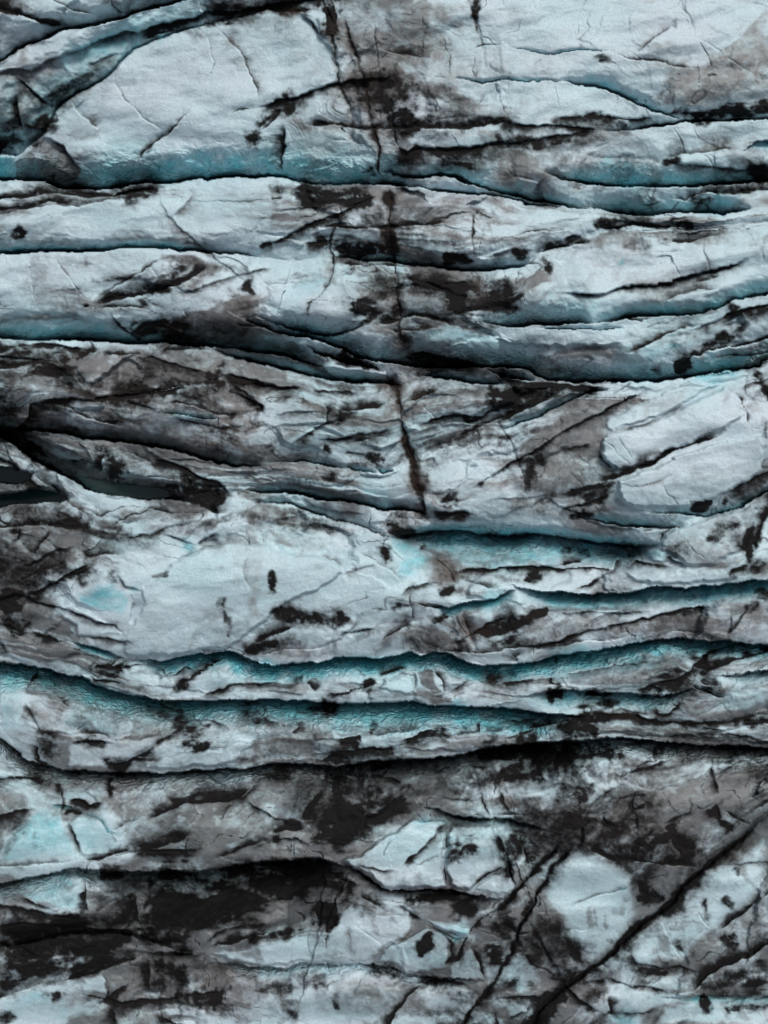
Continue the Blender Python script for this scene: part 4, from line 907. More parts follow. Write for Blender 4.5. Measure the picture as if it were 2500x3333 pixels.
    ('D2', '1420,700 1340,740 1210,810', 4, .4, 0, 'u', .05),
    ('D2', '1350,700 1450,800', 4, .4, 0, 'u', .05),
    ('D2', '900,1000 960,1060 900,1090 830,1110', 7, .8, 20, 'd', .15),
    ('D2', '980,960 980,1060', 12, .8, 20, 'd', .1),
    ('D2', '1320,1000 1330,1100 1370,1290', 16, .8, 30, 'd', .1),
    ('D2', '1659,1110 1560,1050 1440,1000', 7, .4, 20, 'd', .15),
    ('D2', '700,1180 800,1140 900,1110 1000,1060 1120,1050', 8, .85, 26, 'd', .1),
    ('E0', '380,110 480,100 540,130 640,110', 9, .95, 20, 'd', .2),
    ('E0', '370,190 380,90 360,0', 8, .75, 14, 'd', .1),
    ('E0', '400,200 430,280 460,380 470,460', 9, .6, 14, 'd', .12),
    ('E0', '370,180 440,170 520,190', 9, .85, 14, 'u', .15),
    ('E0', '660,100 670,0', 14, .8, 24, 'd', .1),
    ('E0', '0,200 120,170 240,150', 9, .7, 34, 'd', .1),
    ('E0', '850,220 980,170 1100,120 1250,105 1400,100 1480,40 1520,0', 9, .9, 26, 'u', .2),
    ('E0', '660,290 760,240 880,200', 5, .6, 20, 'u', .12),
    ('E0', '1330,250 1370,150 1410,100', 5, .6, 14, 'u', .08),
    ('E0', '1440,110 1570,155 1659,220', 5, .6, 14, 'd', .1),
    ('E0', '1240,400 1000,400 860,405 1060,340 1180,310', 9, .9, 30, 'u', .15),
    ('E0', '470,470 600,460 700,410 840,400', 6, .75, 20, 'u', .2),
    ('E0', '970,415 1000,450 1020,500', 5, .6, 0, 'd', .15),
    ('E0', '1270,460 1400,410 1500,370 1659,340', 10, .95, 34, 'u', .2),
    ('E0', '0,500 240,490 470,465', 5, .4, 10, 'u', .12),
    ('E0', '510,560 520,700 540,800', 7, .85, 34, 'd', .15),
    ('E0', '810,600 800,700 820,800 840,880', 7, .9, 80, 'd', .2),
    ('E0', '540,790 640,720 760,670', 6, .6, 20, 'u', .12),
    ('E0', '370,750 440,700 510,680', 4, .4, 0, 'u', .05),
    ('E0', '0,730 100,750 240,770 380,800 530,810', 10, .95, 40, 'd', .2),
    ('E0', '100,670 200,720 330,770', 6, .6, 14, 'd', .15),
    ('E0', '0,850 200,840 400,850 540,870 840,890', 9, .9, 50, 'd', .15),
    ('E0', '0,960 120,990 300,1060', 9, .85, 50, 'd', .15),
    ('E0', '0,1280 120,1240 240,1200 340,1190', 6, .5, 40, 'u', .3),
    ('E0', '340,1190 560,1140 700,1080 860,1020', 8, .8, 60, 'u', .3),
    ('E0', '650,1190 640,1290 560,1330', 6, .7, 14, 'u', .1),
    ('E0', '870,1020 890,1150 900,1290', 9, .85, 26, 'd', .15),
    ('E0', '560,1340 680,1260 800,1190', 6, .8, 16, 'd', .1),
    ('E0', '480,1250 600,1280 740,1310 900,1290 1080,1270 1370,1250', 8, .85, 34, 'd', .15),
    ('E0', '660,1280 680,1443', 16, .75, 26, 'd', .05),
    ('E0', '940,1310 980,1400 1060,1443', 8, .75, 30, 'd', .1),
    ('E0', '0,1390 60,1350', 20, .7, 34, 'd', .05),
    ('E0', '1230,1000 1400,960 1520,920 1659,890', 9, .9, 40, 'u', .15),
    ('E0', '1200,1010 1300,890 1440,850 1659,830', 6, .7, 26, 'd', .15),
    ('E1', '0,120 90,155 210,220 280,270', 5, .65, 12, 'd', .1),
    ('E1', '320,240 380,130 430,60 460,0', 8, .8, 60, 'd', .2),
    ('E1', '120,310 240,280 380,260', 12, .95, 34, 'u', .15),
    ('E1', '0,400 140,350 300,330 420,400', 6, .7, 16, 'd', .2),
    ('E1', '480,500 560,570 680,600', 6, .7, 16, 'd', .25),
    ('E1', '640,490 720,495 800,520 900,525', 5, .5, 10, 'd', .12),
    ('E1', '900,520 1020,430 1120,320 1190,260', 5, .65, 16, 'd', .1),
    ('E1', '800,460 860,380 920,290', 3, .4, 0, 'u', .04),
    ('E1', '1000,500 1120,450 1200,430', 4, .5, 14, 'd', .05),
    ('E1', '700,620 690,680 840,770', 7, .6, 30, 'u', .15),
    ('E1', '890,720 1000,780 1090,830', 7, .8, 14, 'd', .25),
    ('E1', '380,880 360,960 390,1070', 5, .3, 0, 'd', .06),
    ('E1', '480,880 480,1020', 5, .6, 10, 'u', .05),
    ('E1', '620,840 630,1060', 9, .3, 20, 'd', .05),
    ('E1', '640,840 760,930 830,970', 3, .35, 0, 'u', .03),
    ('E1', '640,1290 680,1230 720,1150', 4, .4, 0, 'u', .05),
    ('E1', '390,1260 480,1210 560,1170', 4, .4, 10, 'u', .05),
    ('E1', '1090,860 1180,890 1310,925', 6, .7, 8, 'd', .25),
    ('E1', '1160,900 1220,960 1230,1030 1180,1110', 6, .75, 16, 'u', .2),
    ('E1', '1000,1250 1100,1180 1300,1190 1380,1250', 6, .7, 20, 'd', .15),
    ('E1', '1400,30 1450,150 1480,210', 6, .7, 14, 'd', .08),
    ('E1', '1520,0 1560,120 1590,200', 7, .75, 14, 'd', .08),
    ('E1', '1130,80 1240,100 1400,90', 5, .5, 10, 'u', .1),
    ('E2', '0,180 100,190 300,180', 5, .6, 14, 'u', .1),
    ('E2', '540,360 600,400 740,460 900,470 1280,500', 7, .85, 30, 'u', .15),
    ('E2', '660,190 700,240 760,250', 6, .7, 20, 'd', .15),
    ('E2', '520,300 600,130 720,40 800,0', 6, .75, 26, 'd', .15),
    ('E2', '690,150 780,100 920,30', 5, .6, 16, 'u', .1),
    ('E2', '840,60 860,150 960,110', 7, .75, 20, 'd', .1),
    ('E2', '1000,260 1100,210 1180,160 1190,60', 6, .7, 20, 'd', .12),
    ('E2', '800,430 920,310 1010,255', 8, .9, 30, 'd', .15),
    ('E2', '1060,280 1130,380 1240,470', 28, .95, 40, 'u', .05),
    ('E2', '1350,100 1370,200 1400,290', 22, .9, 30, 'd', .05),
    ('E2', '1380,150 1480,210 1580,260', 6, .7, 14, 'u', .1),
    ('E2', '1659,180 1580,250 1490,330', 5, .5, 14, 'u', .08),
    ('E2', '830,260 870,340', 5, .5, 0, 'u', .05),
    ('E2', '860,580 960,570 1080,530', 4, .5, 10, 'd', .06),
    ('E2', '440,760 560,700 720,660 860,610', 4, .4, 8, 'u', .06),
    ('E2', '360,920 440,880 560,880 640,850', 4, .4, 0, 'u', .06),
    ('E2', '240,780 340,770 420,760', 4, .4, 0, 'u', .05),
    ('E2', '480,960 580,1010 680,1030', 4, .4, 8, 'd', .08),
    ('E2', '1010,830 1080,970 1150,1090', 4, .4, 0, 'u', .03),
    ('E2', '1220,760 1330,890', 4, .4, 0, 'u', .03),
    ('E2', '820,1000 870,1080 900,1150', 5, .7, 20, 'd', .05),
    ('E2', '960,950 1010,1090 1060,1230', 4, .4, 0, 'u', .03),
    ('E2', '740,1070 860,1080 1010,1110 1120,1100 1280,1150', 5, .6, 20, 'd', .15),
    ('E2', '1659,660 1480,800 1350,895', 6, .65, 14, 'd', .2),
    ('E2', '1659,960 1500,1050 1320,1130 1240,1200 1200,1270', 7, .8, 30, 'd', .2),
    ('E2', '1400,880 1430,950 1500,960', 14, .85, 40, 'd', .05),
    ('E2', '650,1160 740,1180 850,1210 960,1220 1090,1260', 6, .75, 16, 'd', .2),
    ('E2', '690,1260 720,1370 690,1400', 8, .85, 24, 'u', .15),
    ('E2', '710,1390 900,1380 1030,1330', 5, .5, 14, 'd', .25),
    ('E2', '500,1220 600,1190 700,1180', 6, .7, 14, 'd', .15),
    ('E2', '0,1300 140,1280 300,1290 400,1220', 7, .8, 26, 'd', .1),
    ('E2', '0,1330 40,1443', 7, .8, 20, 'd', .1),
    ('E2', '60,1420 200,1370 270,1290', 5, .6, 20, 'd', .1),
    ('E2', '1280,510 1400,490 1659,475', 4, .4, 8, 'd', .05),
):
    cr(t, s, w, d, sm, sd, step=st)

# ------------------------------------------------------------------ traced stains; the lower left trough's also carry painted shade
for t, s, d, st in (
    ('A1', '495,60,48 500,130,44 498,190,42', 1.0, None), ('A1', '430,10,60 560,10,50', .9, 'v'),
    ('A1', '1375,20,30 1372,90,28', .95, 'v'), ('A1', '1360,380,50 1420,370,30', .45, 'v'),
    ('A1', '230,600,46 260,650,40', .9, None), ('A1', '40,860,50 60,800,40', .85, None),
    ('A1', '620,510,50 740,500,60 860,500,50', .75, 'v'), ('A1', '830,420,24', .95, 'v'),
    ('A1', '840,600,60 900,680,70 960,710,80', 1.0, None), ('A1', '960,600,110 1080,620,90', .7, 'v'),
    ('A1', '880,490,90 1000,500,80', .6, 'v'), ('A1', '960,710,60 1040,740,40', 1.0, None),
    ('A1', '900,800,40 1000,800,30 1200,800,30', .6, None), ('A1', '1030,860,24', .9, None),
    ('A1', '1200,930,34 1200,975,30 1340,1000,24', .8, None), ('A1', '1560,850,60 1659,850,50', .9, 'h'),
    ('A1', '1040,900,34 1300,910,26', .9, 'v'),
    ('A1', '740,1010,28 780,1040,30', .8, None), ('A1', '1590,1030,30 1640,1070,20', .5, None),
    ('A1', '380,700,60 260,680,40', .3, 'v'), ('A1', '560,420,60', .25, None),
    ('A0', '1380,290,60 1430,350,50', .45, None), ('A0', '1500,820,46 1520,870,34', .9, None), ('A0', '1570,740,26 1640,660,30', .8, None),
    ('A0', '905,850,20 885,905,16', .85, None), ('A0', '320,1070,30', .85, None),
    ('A0', '60,770,90 200,800,80 280,720,50', .75, 'd'), ('A0', '380,560,90 480,500,60 560,440,40', .6, 'd'),
    ('A0', '0,870,60 110,850,40', .8, None), ('A0', '1280,90,60 1400,80,40 1540,60,30', .8, 'h'),
    ('A0', '170,470,50', .6, None), ('A0', '120,380,24 150,300,20', .35, 'v'),
    ('A0', '760,1190,60 860,1150,50 960,1120,30', .75, 'h'), ('A0', '1380,180,40', .3, None),
    ('A2', '1090,135,26', .95, None), ('A2', '930,265,14', .7, None), ('A2', '700,365,24 650,355,16', .8, None),
    ('A2', '1320,590,20', .7, None), ('A2', '1120,660,30 1250,690,44 1400,690,40 1659,650,44', 1.0, 'h'),
    ('A2', '390,715,34 640,700,30 800,740,30', .75, None), ('A2', '60,840,36 180,830,40 290,810,26', .9, None),
    ('A2', '30,890,30 160,880,26 400,850,24 470,830,20', .9, 'h'), ('A2', '1100,960,34 1050,975,20', .9, None),
    ('A2', '1600,1050,60 1659,1040,60', .9, None), ('A2', '1200,1165,30 1260,1155,30', .9, 'h'),
    ('A2', '100,1030,40', .4, None), ('A2', '580,850,12', .6, None), ('A2', '1480,640,40', .3, None),
    ('A2', '30,420,40 200,430,40 360,440,50', .22, 'v'), ('A2', '760,400,60', .12, 'v'),
    ('B0', '110,285,30 150,295,24', .95, None), ('B0', '220,240,16', .6, None), ('B0', '980,220,30 1010,190,20', .35, None),
    ('B0', '820,80,40 760,100,30', .7, 'h'), ('B0', '1100,510,50 1030,590,40', .7, None), ('B0', '1280,545,22', .8, None),
    ('B0', '860,715,34', .7, None), ('B0', '900,650,50 1000,640,30', .85, None), ('B0', '560,200,20', .3, None),
    ('B0', '1480,610,34 1510,640,20', .85, None), ('B0', '1400,690,90 1440,740,60', .4, 'v'), ('B0', '990,850,80 1100,870,60 880,880,50', .85, 'd'),
    ('B0', '1060,920,80 1300,900,60 1440,880,50', .6, 'd'), ('B0', '800,960,40 1000,960,30', .5, 'h'),
    ('B0', '100,1010,60 240,1000,60 380,1040,50', .8, 'h'), ('B0', '250,1090,70 350,1110,60', .8, 'd'), ('B0', '60,1180,70', .6, None),
    ('B0', '840,1100,80 940,1100,60', .75, 'd'), ('B0', '1320,1120,40 1300,1200,60', .9, 'v'), ('B0', '1130,1080,50', .6, None),
    ('B0', '700,1140,20 690,1165,14', .8, None), ('B0', '600,1220,30 620,1240,20', .7, 'd'), ('B0', '1100,1260,80 1300,1260,60', .7, None),
    ('B0', '1250,250,60', .15, None), ('B0', '1450,500,40 1420,480,20', .4, None), ('B0', '220,580,60', .3, None),
    ('B1', '310,80,46 400,70,60 520,80,50 690,70,50', 1.0, None), ('B1', '200,30,40', .7, None), ('B1', '720,30,50', .6, 'v'),
    ('B1', '930,20,34 1000,40,20', .8, None), ('B1', '700,180,80 820,160,60', .6, 'v'), ('B1', '600,310,50 640,300,40', .6, 'v'),
    ('B1', '560,380,44 650,390,40 800,380,30', 1.0, None), ('B1', '460,320,50', .8, None), ('B1', '820,240,20 830,300,16', .9, 'v'),
    ('B1', '960,320,80 1050,360,60', .5, 'v'), ('B1', '1000,220,60', .5, 'v'), ('B1', '860,430,40', .6, 'v'), ('B1', '770,410,20', .8, None),
    ('B1', '1220,445,30 1320,455,26', 1.0, 'h'), ('B1', '1640,420,34', .95, None), ('B1', '1210,640,60 1280,700,60 1290,740,40', 1.0, None),
    ('B1', '1050,600,30 1150,630,34', .9, None), ('B1', '1500,660,30 1620,665,30', .9, 'v'), ('B1', '640,740,40 720,760,60 690,720,30', .9, 'd'),
    ('B1', '880,780,40', .9, None), ('B1', '1360,620,50', .8, 'v'), ('B1', '640,520,30 560,520,20', .5, None), ('B1', '300,600,30 500,560,40', .35, 'v'),
    ('B1', '940,570,30', .7, None), ('B1', '560,1020,30 700,1080,30 780,1090,20', .95, None), ('B1', '1000,1050,40 1150,1060,40', .8, 'h'),
    ('B1', '520,540,20', .4, None), ('B1', '750,920,30', .4, None), ('B1', '1040,910,20', .5, 'v'), ('B1', '1440,1020,14', .6, None),
    ('B1', '100,1120,50', .35, None), ('B1', '1560,1180,60 1640,1250,50', .7, None), ('B1', '890,1150,26', .8, None),
    ('B2', '170,415,44 230,420,30', .95, None), ('B2', '330,480,44 340,450,50', .85, 'v'), ('B2', '620,250,40 720,220,44 800,220,40', .85, None),
    ('B2', '500,320,30 420,360,20', .8, 'h'), ('B2', '1110,235,34 1200,250,24', .9, None), ('B2', '1130,310,40', .5, None),
    ('B2', '50,665,40 170,655,24', .95, 'v'), ('B2', '40,740,50 120,740,30', .7, None), ('B2', '1210,575,20', .7, None),
    ('B2', '1160,1070,50 1130,1120,30', 1.0, 'v'), ('B2', '1260,1000,34 1330,960,30 1420,900,40', .9, None), ('B2', '1500,840,50 1480,900,40', .7, 'd'),
    ('B2', '1300,860,40', .7, None), ('B2', '880,1000,26 920,975,20', .8, None), ('B2', '990,1115,30', .6, None), ('B2', '400,1150,80 500,1150,60', .6, 'h'),
    ('B2', '160,1240,60 60,1250,60', .9, None), ('B2', '400,1250,50', .7, 'd'), ('B2', '1600,1150,30 1620,1200,24', .95, None), ('B2', '1430,720,30', .8, None),
    ('B2', '1250,90,50 1200,60,40', .9, 'h'), ('B2', '30,130,30', .3, None), ('B2', '1380,250,60', .35, None),
    ('C0', '690,470,60 720,540,50 650,420,40', .95, 'v'), ('C0', '1230,90,60 1160,60,50 1330,60,50', .6, None), ('C0', '1400,180,24', .9, None),
    ('C0', '650,120,60 700,190,50', .6, None), ('C0', '920,220,40 1000,250,40', .5, 'd'), ('C0', '1240,270,50 1200,250,40', .5, 'v'),
    ('C0', '40,170,70 30,60,60', .8, None), ('C0', '40,300,60', .9, None), ('C0', '200,420,60 150,380,50', .85, None), ('C0', '300,500,40', .8, None),
    ('C0', '1180,640,70 1280,660,60', .9, None), ('C0', '1050,640,40', .95, None), ('C0', '1620,390,40', .7, None), ('C0', '440,800,70 500,820,50', .9, None),
    ('C0', '200,800,80 100,780,60', .6, 'h'), ('C0', '340,1060,80 260,1120,60', .75, 'd'), ('C0', '60,1050,80 40,1180,60', .6, None), ('C0', '180,960,60', .5, None),
    ('C0', '700,850,60', .4, 'h'), ('C0', '880,960,70 800,980,60', .45, 'd'), ('C0', '1280,920,40', .7, None), ('C0', '1060,800,50', .4, 'h'),
    ('C0', '910,1150,14 990,1130,12', .9, None), ('C0', '1620,1160,34 1620,1210,26', .95, 'v'), ('C0', '680,1160,40', .7, None), ('C0', '560,1110,50 480,1180,40', .7, 'd'),
    ('C0', '80,1290,80 200,1260,40', .8, None), ('C0', '480,640,30', .3, None),
    ('C1', '140,1190,30 145,1230,24', .95, None), ('C1', '130,1140,16', .8, None), ('C1', '820,1005,30 850,1070,24', .95, None), ('C1', '1050,980,24', .95, None),
    ('C1', '500,400,30 470,390,20', .9, None), ('C1', '780,455,46 820,450,30', .95, None), ('C1', '490,550,30', .9, None), ('C1', '720,320,24 640,310,20', .8, None),
    ('C1', '640,180,40 560,190,30', .8, None), ('C1', '1240,300,24 1230,330,20', .95, 'v'), ('C1', '1320,230,30 1380,210,30', .9, None), ('C1', '1250,110,20', .8, None),
    ('C1', '1080,560,40', .6, None), ('C1', '1240,690,40 1200,720,30', .8, 'd'), ('C1', '1500,740,16', .8, None), ('C1', '1600,350,24', .7, None),
    ('C1', '1440,100,20', .9, 'v'), ('C1', '1540,50,50 1600,110,50', .95, None), ('C1', '700,230,50', .4, None), ('C1', '1150,260,50', .6, 'd'),
    ('C1', '1040,440,30', .8, None), ('C1', '200,430,50', .5, None), ('C1', '860,870,50 960,890,40', .95, None), ('C1', '1200,1240,40 1180,1260,30', .8, None),
    ('C1', '1010,1200,30', .4, None), ('C1', '700,1120,50', .3, 'h'), ('C1', '420,1110,40', .3, 'd'), ('C1', '300,240,60', .25, None), ('C1', '660,400,30', .4, None),
    ('C1', '600,90,60', .25, 'd'), ('C1', '1180,480,30', .3, None),
    ('C2', '100,60,60 30,100,50', 1.0, None), ('C2', '110,350,24', .8, None), ('C2', '260,480,60 240,560,60', .75, 'v'), ('C2', '310,440,50', .8, None), ('C2', '205,320,12', .8, None),
    ('C2', '660,570,24', .95, None), ('C2', '700,630,50 600,660,40', .8, 'd'), ('C2', '310,690,60 400,680,40', .7, None), ('C2', '540,770,40 480,780,30', .9, 'h'),
    ('C2', '1250,720,34 1300,700,24', .95, 'h'), ('C2', '1405,270,24 1390,300,20', .9, None), ('C2', '1240,340,24 1330,310,20', .7, None), ('C2', '1400,690,24', .9, None),
    ('C2', '30,740,12', .9, None), ('C2', '1340,890,50 1450,840,44', .75, 'd'), ('C2', '1540,1020,34 1560,900,24', .95, 'v'), ('C2', '1100,1010,50 1160,990,30', .6, None),
    ('C2', '270,1150,34 240,1170,24', .9, 'd'), ('C2', '460,985,40 540,1000,40', .85, 'h'), ('C2', '700,980,80', .35, None), ('C2', '640,1160,50', .4, 'd'),
    ('C2', '1640,230,20 1645,330,16', .95, 'v'), ('C2', '1420,1140,20', .9, None), ('C2', '1600,1070,50', .8, None), ('C2', '860,1000,40', .5, None),
    ('C2', '150,720,50', .35, None), ('C2', '560,490,80', .25, None), ('C2', '850,1090,30', .45, None), ('C2', '450,600,40', .3, None), ('C2', '1610,740,30', .85, None),
    ('D0', '1345,100,26 1380,240,34 1380,290,16', .7, 'v'), ('D0', '1500,410,24 1580,380,24 1640,340,30', .9, None), ('D0', '30,100,80 120,110,50', 1.0, None),
    ('D0', '40,220,60 110,280,44', .85, None), ('D0', '560,50,30', .5, None), ('D0', '700,520,60 620,550,50', .9, 'd'), ('D0', '820,620,20', .8, None),
    ('D0', '300,580,80 440,570,60', .4, None), ('D0', '1120,610,40 1060,640,30', .9, 'd'), ('D0', '1300,530,16', .6, None), ('D0', '1000,760,60 900,750,50', .6, None),
    ('D0', '1160,880,70 1230,960,50 1130,960,60', .9, 'd'), ('D0', '560,950,34 480,960,30', .95, None), ('D0', '300,920,60 280,1000,50', .75, None),
    ('D0', '660,1090,30 740,1090,34', .9, None), ('D0', '1080,830,50', .8, None), ('D0', '1500,760,70 1600,800,60', .7, None), ('D0', '1620,1030,50', .6, None),
    ('D0', '180,840,40', .4, None), ('D0', '1400,1110,50 1560,1110,60', .7, 'h'), ('D0', '200,1170,80', .6, None), ('D0', '420,1110,30', .7, None),
    ('D0', '940,520,24 960,560,20', .85, None), ('D0', '270,310,26', .8, None),
    ('D1', '250,180,60 400,210,60 540,210,50', .75, None), ('D1', '560,190,30 590,210,20', .95, None), ('D1', '340,220,30', .8, None), ('D1', '190,370,14 80,350,20 20,380,20', .9, None),
    ('D1', '240,320,60', .6, 'v'), ('D1', '790,165,18', .9, None), ('D1', '900,155,26', .9, 'h'), ('D1', '1190,205,30 1130,220,24', .9, None), ('D1', '970,250,30', .7, None),
    ('D1', '1210,40,34 1260,20,24', .85, None), ('D1', '800,290,20 680,320,26', .7, None), ('D1', '1440,290,26 1540,280,30 1560,240,20', .95, None), ('D1', '1400,380,30', .7, None),
    ('D1', '670,520,20 690,560,14', .95, 'v'), ('D1', '378,480,12', .9, None), ('D1', '330,560,34', .7, 'v'), ('D1', '740,670,30', .85, None), ('D1', '720,610,30', .95, None),
    ('D1', '310,800,40 440,780,60 540,760,40', .85, 'v'), ('D1', '770,850,24 760,890,16', .95, None), ('D1', '680,860,16', .7, 'v'), ('D1', '600,960,50 660,960,30', 1.0, None),
    ('D1', '1190,870,34', .9, None), ('D1', '1310,860,16', .8, None), ('D1', '460,1060,40 560,1040,40', .6, 'h'), ('D1', '1480,620,50 1600,640,40', .45, None), ('D1', '860,640,12', .5, None),
    ('D1', '1100,580,26', .5, None), ('D1', '140,880,40', .5, None), ('D1', '1420,1040,60 1600,1030,60', 1.0, 'h'), ('D1', '560,1160,120 700,1200,100', .95, 'v'), ('D1', '1250,1150,100', .7, 'v'),
    ('D1', '1150,900,40', .7, 'h'), ('D1', '1300,1200,90 1500,1150,100', .75, None), ('D1', '200,1150,80 60,1130,60', .7, 'h'), ('D1', '980,1250,90 700,1290,80', .9, None),
    ('D1', '1420,540,40', .4, None), ('D1', '1330,390,30', .7, None),
    ('D2', '60,280,34 160,240,34 240,190,30 310,165,24', 1.0, None), ('D2', '40,330,50 120,310,40', .8, 'd'), ('D2', '380,480,16', .9, None), ('D2', '390,680,34 380,640,34', 1.0, 'v'),
    ('D2', '500,860,70 600,850,60', 1.0, 'h'), ('D2', '560,780,50 700,800,50', .9, 'h'), ('D2', '1080,220,60 1200,200,60', .5, 'v'), ('D2', '1450,180,30', .6, None), ('D2', '330,900,60', .6, 'v'),
    ('D2', '1120,590,50 1000,620,40', .8, 'h'), ('D2', '1540,840,50 1620,850,40', .9, 'h'), ('D2', '1280,830,30', .9, None), ('D2', '1000,760,24', .95, None), ('D2', '720,690,60 620,670,50', .8, 'd'),
    ('D2', '960,540,24', .45, None), ('D2', '700,420,40', .3, None), ('D2', '830,540,50', .3, 'v'), ('D2', '120,530,24', .8, None), ('D2', '20,580,40', .8, None),
    ('D2', '100,1010,100 300,1040,110 600,1020,90 760,1010,60', .9, 'v'), ('D2', '80,1130,70 240,1150,70', .9, None), ('D2', '600,1110,80 450,1180,70', .7, None), ('D2', '980,1000,40', .8, None),
    ('D2', '1440,1040,60 1400,1100,70', .7, 'v'), ('D2', '1560,1150,60', .7, None), ('D2', '500,1270,80', .9, None), ('D2', '800,1200,60', .7, None), ('D2', '1280,760,30', .3, None),
    ('D2', '1640,60,60 1540,150,30', .7, None), ('D2', '1300,640,34', .8, None), ('D2', '1220,430,30', .7, None), ('D2', '1100,900,60 840,880,50', .5, 'h'),
    ('E0', '1060,200,60 1000,290,60', .55, 'd'), ('E0', '1150,370,60', .6, None), ('E0', '520,125,20', 1.0, None), ('E0', '880,700,60 900,620,50', 1.0, 'v'), ('E0', '1000,840,90 1200,760,100 1400,720,100 1560,640,90', 1.0, None),
    ('E0', '1000,540,70 1300,570,70 1500,540,80', .95, 'h'), ('E0', '900,900,110 1100,950,80 700,930,80 500,960,90', 1.0, 'h'), ('E0', '200,900,90 340,880,80', .8, 'h'), ('E0', '100,1070,110 300,1120,90', .9, None),
    ('E0', '440,1080,80 560,1060,60', .9, None), ('E0', '60,1200,60', .8, None), ('E0', '980,1180,80 1080,1200,80 960,1090,60', .8, 'v'), ('E0', '1240,1230,30', .8, None), ('E0', '1130,1290,60 1330,1280,50', .85, 'v'),
    ('E0', '660,560,60 740,570,50', .8, 'h'), ('E0', '350,800,60 480,830,50', .9, None), ('E0', '120,260,60', .6, 'd'), ('E0', '350,1270,34', .7, 'v'), ('E0', '40,1400,40', .8, None),
    ('E0', '1540,1160,36 1540,1300,30', .55, 'v'), ('E0', '1420,1420,40', .4, 'v'), ('E0', '760,1220,24 770,1300,20', .5, 'v'), ('E0', '900,1360,30', .5, None), ('E0', '1100,1370,60', .5, 'v'),
    ('E0', '1640,340,34', 1.0, None), ('E0', '1180,640,30', .6, 'd'), ('E0', '1050,740,60', .5, 'v'), ('E0', '600,1000,90 420,1000,60', .95, None),
    ('E1', '200,520,110 420,540,110 560,600,80', 1.0, 'h'), ('E1', '100,640,110 300,640,80', .95, 'h'), ('E1', '480,760,60 500,830,44', 1.0, 'v'), ('E1', '600,640,60', .95, None),
    ('E1', '560,300,110 700,220,110 560,140,90', .95, None), ('E1', '800,160,90 950,100,80 1000,40,60', .9, None), ('E1', '760,60,80', .7, None), ('E1', '1100,690,50 980,690,40 1240,690,40', .95, None),
    ('E1', '1290,420,50 1250,460,30 1340,400,30', .95, 'v'), ('E1', '1340,330,26', .9, 'v'), ('E1', '1160,290,30', .8, 'd'), ('E1', '1240,370,20', .8, None), ('E1', '1480,420,40', .6, 'v'),
    ('E1', '1070,1000,34 1095,920,26 1060,1030,20', 1.0, 'v'), ('E1', '1360,760,60 1280,740,50', .9, None), ('E1', '1480,860,50', .8, None), ('E1', '1520,1040,60 1480,980,50', .8, None), ('E1', '1260,1000,24', .8, None),
    ('E1', '520,1290,26 530,1340,20', .9, 'v'), ('E1', '60,1240,40 250,1220,40 250,1380,50', .65, 'v'), ('E1', '420,1190,60 340,1150,40', .7, 'v'), ('E1', '540,1150,40 640,1130,40', .6, 'v'), ('E1', '760,1130,50 880,1130,40', .8, None),
    ('E1', '1040,1200,60 1180,1190,50', .7, None), ('E1', '1300,1290,50 1200,1220,40', .7, 'v'), ('E1', '1560,1200,60 1600,1150,50', .7, None), ('E1', '1630,300,60 1600,420,50', .9, None), ('E1', '1380,1260,40', .7, None),
    ('E1', '60,920,40 200,890,40 300,870,40', .9, 'v'), ('E1', '760,770,40 640,740,30', .5, 'v'), ('E1', '1000,760,30', .6, None), ('E1', '190,380,30 300,400,40', .7, None),
    ('E2', '1000,680,40 930,700,34', .95, None), ('E2', '1260,720,26 1290,800,22', .95, 'd'), ('E2', '1400,690,24 1430,720,22', .95, None), ('E2', '1480,510,20 1490,550,16', .9, 'v'), ('E2', '1110,930,20 1130,980,24', .95, 'v'),
    ('E2', '450,930,34 500,1020,40 560,1080,40', .95, None), ('E2', '700,950,18', .8, None), ('E2', '460,1160,60 400,1110,40', .95, None), ('E2', '320,1370,70 420,1270,50 250,1443,60', 1.0, None), ('E2', '900,1130,50 1000,1150,40', .85, 'h'),
    ('E2', '1180,1010,40', .5, None), ('E2', '80,420,60 150,350,50 90,540,40', .85, 'v'), ('E2', '230,480,50', .9, None), ('E2', '220,680,40 200,780,40', .9, None), ('E2', '80,830,60 60,920,60', .85, None), ('E2', '100,700,40', .6, None),
    ('E2', '500,160,90 430,250,60 520,60,80', .85, None), ('E2', '760,400,60 720,300,50', .7, 'v'), ('E2', '950,380,70 1040,330,60', .9, 'd'), ('E2', '880,240,60', .7, None), ('E2', '840,130,60 700,100,60', .6, None), ('E2', '1300,440,50 1200,330,40', .7, 'd'),
    ('E2', '1340,180,40 1400,260,50', .85, None), ('E2', '1500,170,60', .5, None), ('E2', '1620,60,50', .7, None), ('E2', '370,580,26', .6, None), ('E2', '540,480,24', .35, None), ('E2', '1430,930,40', .8, None),
    ('E2', '1450,1180,80 1300,1230,60 1600,1160,60', .8, 'h'), ('E2', '1300,1340,30 1280,1310,30', .8, 'v'), ('E2', '1620,1330,34 1410,1350,20', .8, None), ('E2', '600,1300,60', .6, None), ('E2', '960,1290,20', .6, 'v'), ('E2', '250,1210,40', .7, 'h'),
    ('E2', '1060,460,50 900,500,30', .5, None), ('E2', '330,950,50', .5, None), ('E2', '1000,760,20', .7, None), ('E2', '1120,600,34', .7, None),
):
    blob(P(t, s), dirt=d, streak=st)

